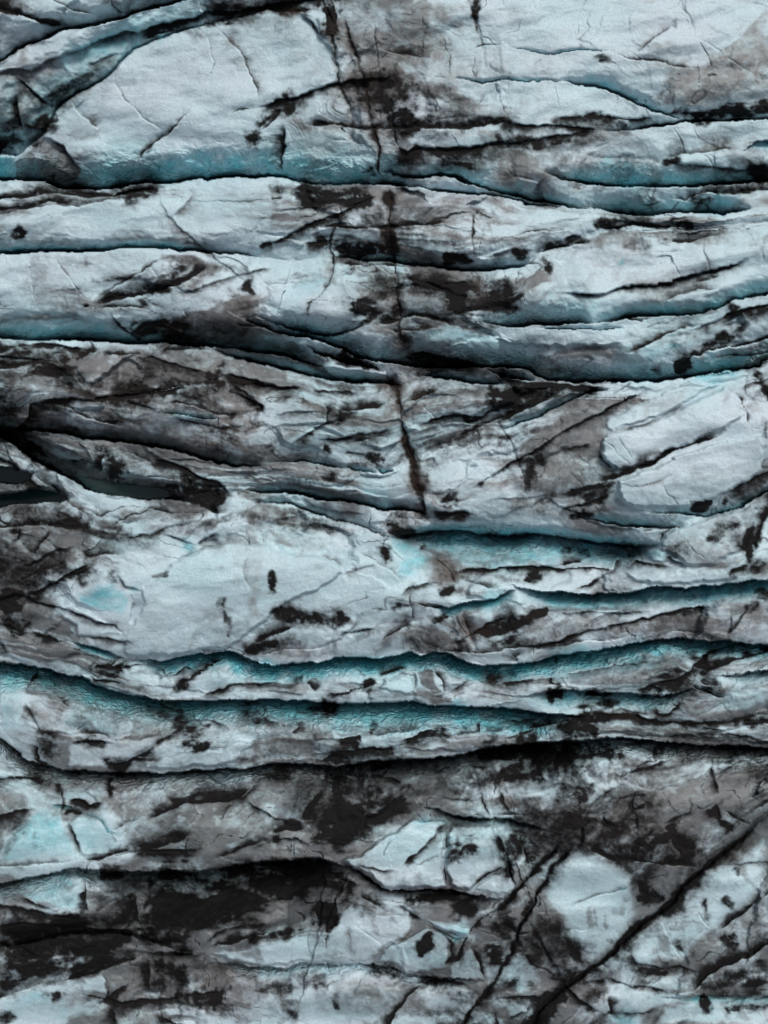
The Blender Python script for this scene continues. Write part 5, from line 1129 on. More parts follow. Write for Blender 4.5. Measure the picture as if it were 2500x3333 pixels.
# thin brown-grey films, rusty streaks and clean blue patches
for t, s, f, b in (
    ('A1', '620,200,130 700,420,120', .6, .5), ('A1', '1200,400,160 1500,420,140', .4, .4), ('A1', '1000,330,120', .45, .4), ('A1', '1100,900,140', .35, .2),
    ('A2', '300,400,140', .3, .35), ('A2', '1400,840,60 1450,960,60 1500,990,50', .35, .8), ('A0', '1500,330,90', .3, .35), ('A0', '130,400,40 150,300,40', .4, .7),
    ('A1', '660,860,40 700,830,40', .4, .8), ('A1', '270,90,50', .4, .9), ('B0', '1480,700,60 1560,700,50', .5, .9), ('B0', '300,560,150', .4, .4), ('B1', '490,500,40 520,580,40', .5, .9),
    ('B1', '640,520,50', .4, .8), ('B1', '860,600,30', .4, .9), ('B1', '1200,380,140', .35, .5), ('B2', '60,90,50', .5, .7), ('B2', '1000,890,60 1150,850,60', .35, .9), ('B2', '880,990,40', .5, 1.0),
    ('B2', '800,560,160', .1, .3), ('C0', '1450,260,90 1560,280,80', .5, .9), ('C0', '760,250,80', .5, .5), ('C0', '1500,1080,50 1520,1250,40', .35, .9), ('C0', '1280,960,60 1540,930,40', .4, .9), ('C1', '40,920,60', .4, .8),
    ('C1', '60,260,60', .5, .9), ('C1', '640,560,50', .4, .8), ('C1', '250,790,60', .4, .8), ('D0', '1520,100,40 1540,180,34', .5, 1.0), ('D1', '50,120,40 70,180,30', .5, 1.0), ('D1', '1330,200,60', .6, .9),
    ('D1', '1420,380,50', .5, .8), ('D1', '1480,590,80', .5, .8), ('D2', '60,620,80', .5, .7), ('D2', '820,770,60', .35, .8), ('D0', '1040,1110,40', .2, .7), ('E0', '1250,1210,40', .4, .8), ('E1', '640,900,40 640,1030,40', .3, .7),
    ('E1', '860,980,60 960,920,40', .35, .7), ('E2', '110,90,40', .4, .9), ('E2', '330,880,70', .4, .4), ('D2', '250,250,80', .6, .4), ('C2', '60,620,90', .35, .2), ('C2', '800,860,80', .3, .3), ('E0', '1100,60,160', .5, .1),
    ('E0', '300,40,160', .5, .1), ('D2', '1100,1150,130', .6, .1), ('D2', '1250,1150,120', .5, .1), ('E0', '760,520,80', .4, .1),
):
    blob(P(t, s), dirt=0, film=f, brown=b)
for t, s, b in (
    ('A0', '470,330,60 600,270,60 690,240,50', .95), ('A0', '400,360,60', .8), ('A0', '960,205,40 1040,195,30', .8), ('A0', '870,90,30', .6), ('A0', '60,520,80 60,680,60', .55), ('A0', '40,1000,50', .7),
    ('A0', '700,950,150 1100,960,140 1500,980,100', .5), ('A1', '600,1000,90 460,1000,80', .65), ('A2', '600,470,50', .6), ('A2', '900,1060,90 700,1040,80', .85), ('A2', '160,1130,40', .8), ('B2', '1300,110,60 1420,110,60', .7),
    ('B2', '820,90,80', .4), ('B2', '200,500,30 60,480,50', .5), ('B2', '780,478,14', .95), ('B2', '700,760,120 400,740,120', .55), ('B2', '1300,1120,80 1500,1080,70', .95), ('B2', '900,1060,160', .6), ('B2', '1090,970,20', .9),
    ('C0', '1050,190,30 1250,205,24', .7), ('C0', '900,310,60', .4), ('C0', '1130,970,40', .85), ('C0', '820,810,70', .35), ('C0', '560,1260,50 640,1280,50', .9), ('C0', '830,1240,30', .8),
    ('C1', '900,960,60 1000,1010,60 1080,1060,60 960,1080,60', .85), ('C1', '1300,980,100 1500,990,120', .85), ('C1', '700,910,80', .4), ('C1', '850,1130,50', .3), ('C1', '700,640,60 860,680,60', .5),
    ('C2', '100,990,120 350,1010,100', .8), ('C2', '1200,80,60', .3), ('C2', '1040,1040,30', .5), ('D0', '640,90,70 500,100,50', .8), ('D0', '420,290,24', .7), ('D0', '1600,510,60', .95), ('D0', '640,830,80', .6), ('D0', '600,700,90 760,710,70', .55),
    ('D0', '1540,870,80', .5), ('D1', '100,510,60 400,520,50 700,500,60 860,480,60', .9), ('D1', '1280,790,70 1220,760,50', .95), ('D1', '780,800,90 880,840,60', .8), ('D1', '620,800,60', .6), ('D1', '700,290,30', .5), ('D1', '1200,440,60', .6),
    ('D1', '1500,100,60', .9), ('D1', '160,790,80', .4), ('D2', '400,490,80 600,450,80 900,430,90', .85), ('D2', '1100,380,60', .7), ('D2', '60,540,60', .8), ('D2', '60,790,60 200,790,40', .7), ('D2', '850,740,70', .6), ('D2', '600,110,80 1000,90,100', .5),
    ('D2', '260,700,60', .5), ('D2', '1560,1020,80', .35), ('E0', '140,360,120 300,280,80', .45), ('E0', '400,570,40', .8), ('E0', '910,440,30', .9), ('E0', '1640,1110,24', .9), ('E1', '120,1110,40', .9), ('E1', '1060,220,40 1180,230,30', .7),
    ('E1', '1280,880,40 1240,940,24', .8), ('E1', '460,1110,60', .5), ('E1', '960,1220,60', .5), ('E2', '800,628,14', .9), ('E2', '800,1430,80', .9), ('E2', '1280,110,50', .45), ('E2', '230,1290,30', .7), ('E2', '400,1330,50', .5), ('E2', '100,1150,60', .5),
):
    blob(P(t, s), dirt=0, blue=b)

# ------------------------------------------------------------------ overall dirt cover and relief
LEVEL = np.array([
    [.45, .4, .5, .6, .5, .4, .25, .05, .05, .1, .3], [.3, .5, .05, .1, .2, .6, .3, .15, .1, .2, .35],
    [.6, .1, .05, .15, .2, .6, .5, .4, .3, .1, .2], [.3, .15, .1, .25, .4, .6, .45, .2, .3, .4, .2],
    [.1, .3, .35, .4, .25, .5, .6, .3, .1, .1, .15], [.5, .6, .4, .6, .4, .5, .6, .4, .2, .3, .4],
    [.7, .65, .6, .6, .5, .45, .5, .5, .4, .1, .2], [.7, .6, .5, .55, .6, .4, .4, .45, .3, .2, .3],
    [.75, .4, .1, .2, .2, .3, .4, .35, .4, .2, .4], [.5, .5, .2, .35, .3, .3, .35, .5, .6, .6, .5],
    [.3, .5, .4, .3, .6, .5, .4, .45, .5, .6, .6], [.2, .3, .4, .45, .65, .8, .65, .7, .75, .65, .6],
    [.1, .25, .5, .7, .85, .4, .5, .7, .5, .5, .45], [.5, .65, .8, .55, .3, .4, .65, .7, .45, .4, .45],
    [.15, .25, .4, .35, .2, .3, .6, .65, .55, .45, .25]], np.float32)
gx = np.clip(U / 250.0, 0, 9.999); gy = np.clip(V / 238.1, 0, 13.999)
ix = gx.astype(int); iy = gy.astype(int); fx = gx - ix; fy = gy - iy
LV = (LEVEL[iy, ix] * (1 - fx) + LEVEL[iy, ix + 1] * fx) * (1 - fy) + (LEVEL[iy + 1, ix] * (1 - fx) + LEVEL[iy + 1, ix + 1] * fx) * fy

POOLS = ('470,556 560,560 700,590 830,602 960,622 1010,650 1015,682 930,684 830,682 720,667 620,660 540,620', '-280,480 0,487 80,500 185,532 168,572 90,602 0,584 -280,570', '-280,690 0,667 120,642 240,622 330,642 385,682 372,702 240,708 100,724 0,738 -280,760')
WX = U + 130 * fbm(U0, V0, 300, 200, 3, 101); WY = V + 95 * fbm(U0, V0, 300, 200, 3, 105)

def facets(x, y, sx, sy, rot, seed):
    """broken-ice facets: cell id hash, offset from the cell's centre and distance to the cell's edge"""
    c, s = math.cos(rot), math.sin(rot)
    X = (x * c + y * s) / sx; Y = (-x * s + y * c) / sy
    xi = np.floor(X).astype(np.int64); yi = np.floor(Y).astype(np.int64)
    rs = np.random.RandomState(seed); jx = rs.rand(256, 256).astype(np.float32); jy = rs.rand(256, 256).astype(np.float32)
    h1 = rs.rand(256, 256).astype(np.float32) * 2 - 1; h2 = rs.rand(256, 256).astype(np.float32) * 2 - 1; h3 = rs.rand(256, 256).astype(np.float32)
    b1 = np.full(x.shape, 9e9, np.float32); b2 = b1.copy(); G1 = np.zeros_like(b1); G2 = G1.copy(); G3 = G1.copy(); OX = G1.copy(); OY = G1.copy()
    for a in (-1, 0, 1):
        for b in (-1, 0, 1):
            p, q = (xi + a) & 255, (yi + b) & 255
            dx = X - (xi + a) - jx[q, p]; dy = Y - (yi + b) - jy[q, p]
            d = np.sqrt(dx * dx + dy * dy)
            m = d < b1
            b2 = np.where(m, b1, np.minimum(b2, d)); b1 = np.where(m, d, b1)
            G1 = np.where(m, h1[q, p], G1); G2 = np.where(m, h2[q, p], G2); G3 = np.where(m, h3[q, p], G3)
            OX = np.where(m, dx, OX); OY = np.where(m, dy, OY)
    return G1, G2, G3, OX * sx * M_PER_PX, OY * sy * M_PER_PX, b2 - b1
def curve(*spec):
    p = sorted(extend(P(*spec)), key=lambda q: q[0])
    return np.interp(U, [q[0] for q in p], [q[1] for q in p])

K1L = ('A0', '0,1085 170,1085 260,1090 340,1130 480,1137 640,1132 830,1107 1000,1097 1180,1080 1300,1066')
K14R = '0,440 40,470 130,490 220,475 320,465 430,470 520,450 640,440 740,445 820,443 900,430 980,410'
CURVES = [
    curve('A0', '0,380 100,315 180,268 350,195 560,150 740,115 900,55 1130,0 1180,-300', 'A2', '1650,-300'),
    curve('A0', '0,920 100,925 250,820 300,740 350,652 430,600 560,522 680,440 735,380 800,300 990,225 1250,145 1659,45', 'A1', '300,60 440,40 460,-290', 'A2', '1650,-290'),
    curve(*K1L, 'A1', '0,1065 270,1082 540,1112 620,1104 830,1104 860,1010 870,480 900,455 1000,440 1230,460 1420,500 1540,480', 'A2', '0,478 170,495 460,492 640,528 730,556 800,590 900,642 1050,690 1250,665 1480,640 1659,610'),
    curve(*K1L, 'A1', '0,1065 270,1082 540,1112 620,1104 830,1104 865,1015 880,775 1050,770 1300,770 1500,740', 'A2', '0,750 200,745 420,752 640,782 900,780 1150,740 1659,720'),
    curve(*K1L, 'A1', '0,1065 270,1082 540,1112 620,1104 830,1104 870,1035 960,1062 1160,1056 1400,1116', 'A2', '60,1095 200,1065 330,1045 570,1106 800,1121 1000,1126 1280,1116 1659,1090'),
    curve(*K1L, 'A1', '0,1065 270,1082 540,1112 620,1104 830,1104 1000,1120 1330,1162', 'A2', '0,1203 200,1226 460,1248', 'B2', '560,135 720,161 860,191 1000,182 1250,181 1659,130'),
    curve('B0', '0,416 170,411 380,401 540,406 740,389 900,383 1010,383 1180,403 1260,416 1400,417 1550,434', 'B1', '300,462 520,432 760,462 880,472 1120,492 1300,527 1500,512', 'B2', '90,512 200,490 240,430 560,320 800,250 1200,245 1659,230'),
    curve('B0', '0,930 300,936 700,950 830,962 960,900 1200,840 1530,790', 'B1', '180,842 340,882 480,912 580,902 680,864 740,845 900,817 1000,786 1080,796 1200,828 1380,830 1500,847', 'B2', '130,860 300,848 620,838 850,802 1000,792 1150,797 1260,771 1450,692 1659,657'),
    curve('B0', '0,930 300,936 700,950 830,962 1000,930 1300,880 1475,845', 'B1', '160,888 330,912 460,950 660,1043 830,1063 1100,1106 1350,1097', 'B2', '0,1128 100,1162 250,1182 560,1187 1000,1188 1250,1152 1530,1102 1659,1052'),
    curve('B0', '0,930 300,936 700,950 960,957 1250,978 1400,1042 1600,1088', 'B1', '300,1123 420,1158 640,1188 920,1207 1060,1140 1200,1167 1480,1203', 'B2', '250,1186 560,1190 1000,1190 1250,1155 1530,1104 1659,1054'),
    curve('C0', '0,262 60,268 230,287 460,322 760,352 1050,402 1300,472 1420,502', 'C1', '0,500 100,490 200,465 470,495 650,525 890,520 985,430 1100,420 1230,352 1460,240', 'C2', '70,272 200,225 440,130 560,60 720,35 800,-20 1659,-140'),
    curve('C0', '0,310 80,370 300,510 420,572 520,632 620,662 860,688 1020,695 1200,650', 'C1', '0,640 300,662 560,702 850,757 1000,767 1080,780 1130,875 1400,895', 'C2', '0,910 300,902 520,932 780,957 1000,968 1060,872 1200,793 1400,772 1560,695 1659,645'),
    curve('D0', '0,215 150,258 300,312 415,348 600,388 745,450 960,460 1180,415 1370,398', 'D1', '0,440 130,490 320,465 520,450 740,445 900,430 980,410 1000,300 1010,120 1080,115 1220,145 1400,97 1600,42', 'C2', '160,1215 400,1250 700,1256 830,1250 960,1218 1120,1222 1400,1197 1659,1170'),
    curve('D0', '0,215 150,258 300,312 415,348 600,388 745,450 960,460 1180,415 1370,398', 'D1', '0,440 130,490 320,465 520,450 740,445 900,430 980,410 1120,405 1260,440 1440,497 1600,490', 'D2', '170,480 400,430 700,385 1000,335 1100,325 1290,345 1400,345 1520,360 1659,362'),
    curve('D0', '0,475 240,510 480,560 650,635 900,685 1080,705 1370,695 1500,700', 'D1', '150,692 420,710 700,720 1050,715 1340,733 1480,722', 'D2', '80,700 160,690 300,660 430,640 700,655 1000,670 1230,625 1330,550 1450,548 1659,523'),
    curve('D0', '0,475 240,510 480,560 650,635 900,685 1080,705 1370,695 1500,700', 'D1', '150,692 420,710 700,720 1050,715 1340,733 1600,757', 'D2', '280,775 500,790 840,790 1000,820 1200,840 1400,820 1659,770'),
    curve('D0', '0,920 80,980 160,1060 340,1105 640,1132 940,1138 1200,1110 1480,1103', 'D1', '150,1082 400,1090 540,1102 800,1057 1100,1042 1340,1010 1560,972', 'D2', '160,965 480,945 800,925 1080,950 1340,970 1659,985'),
    curve('E0', '0,602 240,547 480,512 880,532 1140,528 1400,492', 'E1', '0,475 250,457 480,457 640,430 860,300 1040,140 1250,190 1600,215', 'E2', '150,228 370,298 420,330 540,360 740,460 1280,500 1430,375 1570,255 1659,180'),
    curve('E0', '0,602 240,547 480,512 880,532 1140,528 1400,492', 'E1', '0,475 250,457 480,457 560,458 730,560 860,627 1200,642 1400,680 1570,684', 'E2', '160,640 260,520 430,332 540,362 740,462 1280,502 1430,377 1570,257 1659,182'),
    curve('E0', '0,1280 240,1200 560,1140 860,1020 1050,1015 1240,1042 1430,1082 1560,1092', 'E1', '120,1092 240,1112 400,1077 640,1082 900,1102 1020,1152 1300,1168', 'E2', '0,1215 420,1217 600,1105 830,890 1000,765 1280,504 1430,379 1570,259 1659,184'),
]

# fold coordinate: runs along the ridges, so streaks bend with them
fold = [np.full(U.shape, -320.0, np.float32)] + [CURVES[k] for k in (5, 6, 9, 10, 11, 13, 15, 16, 19)] + [np.full(U.shape, 3700.0, np.float32)]
for k in range(1, len(fold) - 1):
    c = np.maximum(fold[k], fold[k - 1] + 30)
    h = 14; pad = np.pad(c, ((0, 0), (h, h)), mode='edge'); cs = np.cumsum(pad, axis=1)
    fold[k] = ((cs[:, 2 * h:] - np.concatenate([np.zeros((NV, 1), cs.dtype), cs[:, :-2 * h - 1]], 1))[:, :NU] / (2 * h + 1)).astype(np.float32)
FLOW = np.zeros_like(U)
# ROUND: each fold swells between its two crevasses
for k in range(1, len(fold) - 2):
    g = np.maximum(fold[k + 1] - fold[k], 1.0)
    t = np.clip((V - fold[k]) / g, 0, 1)
    Z += np.minimum(0.15 * g * M_PER_PX, 0.95) * (1 - (2 * t - 1) ** 2) * ((V >= fold[k]) & (V < fold[k + 1]))
for k in range(len(fold) - 1):
    g = np.maximum(fold[k + 1] - fold[k], 60.0)
    FLOW += 330.0 * np.clip((V - fold[k]) / g, 0, 1)
    COMP = np.where((V >= fold[k]) & (V < fold[k + 1]), np.clip((fold[k + 1] - fold[k]) / 240.0, 0.2, 1.0), COMP if k else 1.0).astype(np.float32)
FLOW += 30 * fbm(U0, V0, 200, 120, 3, 161)
N1 = fbm(WX, FLOW, 260, 75, 6, 41, gain=0.53)
N2 = fbm(WX, FLOW, 200, 60, 6, 47, rot=0.1, gain=0.55)
N3 = fbm(U, V, 30, 22, 4, 53, gain=0.65)
N4 = fbm(U0, V0, 9, 8, 3, 55, gain=0.7)
NV_ = fbm(WX, V, 26, 130, 3, 57)
NH_ = fbm(U, WY, 170, 16, 3, 59)
# wandering hairline creases between the traced ones
CREASE = np.zeros_like(U)
for (sx, sy, seed, rot, wd) in ((300, 80, 111, -0.1, 0.016), (170, 60, 115, 0.25, 0.020), (210, 60, 119, -0.45, 0.016), (90, 300, 123, 0.1, 0.012)):
    n = fbm(WX, FLOW if sx > sy else WY, sx, sy, 2, seed, rot=rot, gain=0.4)
    on = sstep(0.12, 0.5, fbm(U, V, 160, 110, 2, seed + 7) + 0.20 * LV) * (1 - 0.8 * CLEAN)
    CREASE = np.maximum(CREASE, on * (1 - sstep(wd * 0.3, wd, np.abs(n))))
    Z += 0.018 * np.tanh(n / 0.05) * on
Z -= 0.025 * CREASE
TX = 0.25 * fbm(WX, WY, 15, 70, 4, 131, gain=0.6) + 0.85 * COMP * fbm(U, FLOW, 170, 22, 4, 135, gain=0.55) + 0.40 * fbm(U, V, 34, 26, 4, 139, gain=0.68)
FW = (1 - 0.92 * CLEAN) * sstep(0.12, 0.5, LV) * (1 - 0.6 * BLUE)
g1, g2, g3, ox, oy, ed = facets(U + 0.7 * WU, FLOW + 0.5 * WV, 260, 105, -0.1, 151)
fe = sstep(0.0, 0.14, ed)
Z += FW * 0.16 * fe * (ox * g1 + oy * g2)
FILM = np.clip(FILM + FW * 0.35 * fe * (g3 - 0.5), 0, 1)
AMB = sstep(0.3, 1.5, LV * 1.1 + 0.9 * N1 + 0.6 * TX)
DIRT = DIRT * np.clip(0.62 + 0.8 * TX + 0.4 * FINE + 0.38 * DIRT, 0.05, 1.25)
DIRT = np.maximum(DIRT, VEIN * np.clip(1.1 + 0.7 * TX + 0.35 * FINE, 0.25, 1.5))
DIRT = np.maximum(DIRT, AMB * (1 - CLEAN) * (1 - 0.7 * BLUE) * 0.8)
DIRT = np.maximum(DIRT, CREASE * (0.38 + 0.5 * LV) * (1 - 0.5 * CLEAN))
FAMB = sstep(-0.02, 0.98, (LV + 0.16 * sstep(2350, 2700, V)) * 1.05 + 0.8 * N2 + 0.5 * TX)  # more film low down: greyer ice, plus some lens falloff painted in
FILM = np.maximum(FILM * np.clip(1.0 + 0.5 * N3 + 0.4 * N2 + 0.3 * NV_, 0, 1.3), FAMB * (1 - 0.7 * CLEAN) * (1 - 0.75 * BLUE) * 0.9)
FILM = np.maximum(FILM, CLEAN * (0.42 + 0.22 * sstep(2350, 2750, V)) * sstep(-0.35, 0.75, 0.6 * NV_ + 0.5 * N3 + 1.0 * N2 + 0.4 * NH_))  # clean ice darkens low down: lens falloff painted in as thin film
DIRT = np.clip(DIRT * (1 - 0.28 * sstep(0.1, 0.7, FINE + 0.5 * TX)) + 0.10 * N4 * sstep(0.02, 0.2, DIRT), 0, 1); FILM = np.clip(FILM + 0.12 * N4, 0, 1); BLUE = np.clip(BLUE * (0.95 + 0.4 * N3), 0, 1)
BROWN = np.clip(BROWN * 0.8, 0, 1)
TINT = np.clip(0.5 + 0.7 * fbm(U0, V0, 300, 170, 4, 147), 0, 1)

Z += 0.42 * fbm(U0, V0, 520, 170, 2, 61) + 0.24 * fbm(U0, V0, 190, 75, 2, 63, rot=-0.2) + 0.035 * fbm(U, V, 60, 24, 3, 67, rot=-0.1)
for q_ in POOLS: sink(P('C0', q_), 4.2)
Z += 0.012 * N3 + 0.004 * NH_ + 0.035 * SCAL * fbm(U0, V0, 22, 11, 2, 71)
Z += 0.05 * DIRT * fbm(U0, V0, 16, 13, 2, 73)
Z = np.maximum(Z, -7.5)

SC = (1 - Z / CAM_H) * M_PER_PX
X = (U0 - PXW / 2) * SC
Y = -(V0 - PXH / 2) * SC
PTS = np.stack([X, Y, Z], -1).astype(np.float32)
TU = np.gradient(PTS, axis=1); TV = np.gradient(PTS, axis=0)
NRM = np.cross(TV, TU); NRM /= np.linalg.norm(NRM, axis=-1, keepdims=True) + 1e-9

# ------------------------------------------------------------------ materials
def new_mat(name):
    m = bpy.data.materials.new(name); m.use_nodes = True
    return m, m.node_tree.nodes, m.node_tree.links, m.node_tree.nodes['Principled BSDF']

def ice_material():
    m, N, L, bs = new_mat('glacier_ice')
    def attr(n):
        a = N.new('ShaderNodeAttribute'); a.attribute_name = n; return a.outputs['Fac']
    def math_(op, a, b=None, clamp=False):
        q = N.new('ShaderNodeMath'); q.operation = op; q.use_clamp = clamp
        for i, v in enumerate((a, b)):
            if v is None: continue
            if isinstance(v, (int, float)): q.inputs[i].default_value = v
            else: L.new(v, q.inputs[i])
        return q.outputs[0]
    def noise(scale, detail, rough=0.6, sx=1, sy=1, dist=0.0):
        mp = N.new('ShaderNodeMapping'); mp.inputs['Scale'].default_value = (sx, sy, 1)
        L.new(tc.outputs['Object'], mp.inputs['Vector'])
        n = N.new('ShaderNodeTexNoise'); n.inputs['Scale'].default_value = scale
        n.inputs['Detail'].default_value = detail; n.inputs['Roughness'].default_value = rough
        n.inputs['Distortion'].default_value = dist
        L.new(mp.outputs[0], n.inputs['Vector']); return n.outputs['Fac']
    def mix(f, a, b):
        q = N.new('ShaderNodeMix'); q.data_type = 'RGBA'; L.new(f, q.inputs['Factor'])
        for s, v in ((6, a), (7, b)):
            if isinstance(v, tuple): q.inputs[s].default_value = (*v, 1)
            else: L.new(v, q.inputs[s])
        return q.outputs[2]
    def ramp(v, a, b):
        q = N.new('ShaderNodeMapRange'); q.interpolation_type = 'SMOOTHSTEP'
        L.new(v, q.inputs[0]); q.inputs[1].default_value = a; q.inputs[2].default_value = b
        return q.outputs[0]
    tc = N.new('ShaderNodeTexCoord')
    fine = noise(9.0, 4, 0.7)
    wob = math_('MULTIPLY', math_('SUBTRACT', fine, 0.5), 0.8)
    dirt = attr('dirt'); film = attr('film'); blue = attr('blue'); brown = attr('brown'); scal = attr('scal')
    white = mix(attr('tint'), mix(ramp(fine, 0.25, 0.75), ICE_A, ICE_B), mix(ramp(fine, 0.25, 0.75), ICE_C, ICE_D))
    bl = mix(ramp(fine, 0.3, 0.7), BLUE_A, BLUE_B)
    c = mix(ramp(math_('ADD', blue, math_('MULTIPLY', wob, 0.35)), 0.05, 1.0), white, bl)
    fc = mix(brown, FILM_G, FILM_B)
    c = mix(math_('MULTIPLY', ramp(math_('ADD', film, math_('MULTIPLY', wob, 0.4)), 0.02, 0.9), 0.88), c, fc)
    dc = mix(brown, DIRT_G, DIRT_B)
    dm = ramp(math_('ADD', dirt, math_('MULTIPLY', wob, 0.2)), 0.05, 0.80)
    c = mix(math_('MULTIPLY', dm, 0.995), c, dc)
    L.new(c, bs.inputs['Base Color'])
    ro = N.new('ShaderNodeMapRange'); L.new(dm, ro.inputs[0]); ro.inputs[3].default_value = 0.38; ro.inputs[4].default_value = 0.8
    L.new(ro.outputs[0], bs.inputs['Roughness'])
    sp_ = N.new('ShaderNodeMapRange'); L.new(dm, sp_.inputs[0]); sp_.inputs[3].default_value = 0.45; sp_.inputs[4].default_value = 0.08
    L.new(sp_.outputs[0], bs.inputs['Specular IOR Level'])
    # relief: fine layering everywhere, melt scallops on the walls, grit in the dirt
    vo = N.new('ShaderNodeTexVoronoi'); vo.feature = 'F1'; vo.inputs['Scale'].default_value = 3.6
    mp = N.new('ShaderNodeMapping'); mp.inputs['Scale'].default_value = (0.75, 1.5, 0.8)
    ad = N.new('ShaderNodeVectorMath'); ad.operation = 'ADD'
    nz = N.new('ShaderNodeTexNoise'); nz.inputs['Scale'].default_value = 1.4; nz.inputs['Detail'].default_value = 1
    L.new(tc.outputs['Object'], nz.inputs['Vector']); L.new(tc.outputs['Object'], ad.inputs[0]); L.new(nz.outputs['Color'], ad.inputs[1])
    L.new(ad.outputs[0], mp.inputs['Vector']); L.new(mp.outputs[0], vo.inputs['Vector'])
    h = math_('ADD', math_('MULTIPLY', fine, 0.045), math_('MULTIPLY', math_('MULTIPLY', scal, vo.outputs['Distance']), 0.32))
    bp = N.new('ShaderNodeBump'); bp.inputs['Strength'].default_value = 0.8; bp.inputs['Distance'].default_value = 1.0
    L.new(h, bp.inputs['Height']); L.new(bp.outputs[0], bs.inputs['Normal'])
    return m

ICE_A, ICE_B = (0.36, 0.55, 0.615), (0.515, 0.70, 0.75)
ICE_C, ICE_D = (0.45, 0.545, 0.63), (0.605, 0.70, 0.755)
BLUE_A, BLUE_B = (0.085, 0.47, 0.57), (0.19, 0.62, 0.70)
FILM_G, FILM_B = (0.078, 0.073, 0.074), (0.130, 0.097, 0.082)
DIRT_G, DIRT_B = (0.010, 0.0095, 0.0098), (0.024, 0.017, 0.014)
MAT = ice_material()

wm, N_, L_, bs_ = new_mat('meltwater')
bs_.inputs['Base Color'].default_value = (0.02, 0.075, 0.078, 1)
bs_.inputs['Roughness'].default_value = 0.12
nz = N_.new('ShaderNodeTexNoise'); nz.inputs['Scale'].default_value = 1.5
bp = N_.new('ShaderNodeBump'); bp.inputs['Strength'].default_value = 0.04
L_.new(nz.outputs['Fac'], bp.inputs['Height']); L_.new(bp.outputs[0], bs_.inputs['Normal'])

# ------------------------------------------------------------------ which ridge each piece of ice belongs to
RID = np.zeros(U.shape, np.int32)
cm = CURVES[0]
for c in CURVES:
    cm = np.maximum(cm, c)
    RID += (V > cm)
# the wide top plateau is two bodies either side of the dark seam
sp = P('A1', '455,-300 455,0 530,220 570,480 640,760 780,900 800,1150')
sx_ = np.interp(V, [q[1] for q in sp], [q[0] for q in sp])
RID = np.where((RID == 2) & (U > sx_), 21, RID)

LABELS = {
    0: ('dirty grey ice hollow in the far top left corner', 'ice ridge'),
    1: ('pale ice ridge with turquoise flank curving through the top left corner', 'ice ridge'),
    2: ('large smooth pale blue ice slab at upper left with scalloped left edge', 'ice slab'),
    21: ('broad pale grey ice plateau at top right with brownish film', 'ice plateau'),
    3: ('lens-shaped white ice ridge with sooty lower edge below the top right plateau', 'ice ridge'),
    4: ('white ice ridge at upper right with turquoise flank dropping into a wide crevasse', 'ice ridge'),
    5: ('thin blue wedge of ice between two turquoise crevasses at right', 'ice ridge'),
    6: ('long whitish ice ridge cut by dark vertical seam, above the narrow teal crevasse at left', 'ice ridge'),
    7: ('white ice ridge with a scalloped blue flank at right and brown stained left end', 'ice ridge'),
    8: ('white crested ice ridge dropping to a long scalloped blue wall at right centre', 'ice ridge'),
    9: ('thin white tongue of ice squeezed between two black crevasses left of centre', 'ice ridge'),
    10: ('dark brown streaked ice ridge above the slanting black crevasse at left centre', 'ice ridge'),
    11: ('ice ridge with two rounded white slabs at right and a brown seam mid-length', 'ice ridge'),
    12: ('big bright white ice hump at left centre with grey blocky left end', 'ice ridge'),
    13: ('grey brown ice ridge with dark oblique bands at right, above a turquoise wall', 'ice ridge'),
    14: ('full-width ice ridge with bright turquoise upper wall below the big white hump', 'ice ridge'),
    15: ('narrow dirty wedge of ice at right, under the grey faceted slab', 'ice ridge'),
    16: ('blue and grey ice ridge with a white pointed tongue near its left end', 'ice ridge'),
    17: ('soot covered grey ice slope with pale blue left end, below the long black crevasse', 'ice slope'),
    18: ('eye-shaped pale blue ice block split by a thin vertical crack, bottom centre', 'ice block'),
    19: ('dirty, black-shaded ice slope with a white curved shelf along the bottom centre', 'ice slope'),
    20: ('streaked grey ice at the bottom edge with large pale facets between crossing seams at right', 'ice slope'),
}

# ------------------------------------------------------------------ meshes
def build_mesh(name, faces_mask):
    fi, fj = np.nonzero(faces_mask)
    a = fi * NU + fj
    quads = np.stack([a, a + NU, a + NU + 1, a + 1], -1).ravel()
    uq, inv = np.unique(quads, return_inverse=True)
    me = bpy.data.meshes.new(name)
    nf = len(fi)
    me.vertices.add(len(uq)); me.loops.add(nf * 4); me.polygons.add(nf)
    me.vertices.foreach_set('co', PTS.reshape(-1, 3)[uq].ravel())
    me.loops.foreach_set('vertex_index', inv.astype(np.int32).ravel())
    me.polygons.foreach_set('loop_start', np.arange(0, nf * 4, 4, dtype=np.int32))
    me.update(calc_edges=True)
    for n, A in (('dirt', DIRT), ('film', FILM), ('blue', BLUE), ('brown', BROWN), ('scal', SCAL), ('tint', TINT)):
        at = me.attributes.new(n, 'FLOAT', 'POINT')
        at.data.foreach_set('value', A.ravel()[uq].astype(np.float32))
    me.polygons.foreach_set('use_smooth', np.ones(nf, bool))
    me.normals_split_custom_set_from_vertices(NRM.reshape(-1, 3)[uq])
    me.materials.append(MAT)
    return me

KEY = (RID[:-1, :-1] * 1000 + PART[:-1, :-1]).astype(np.int64)

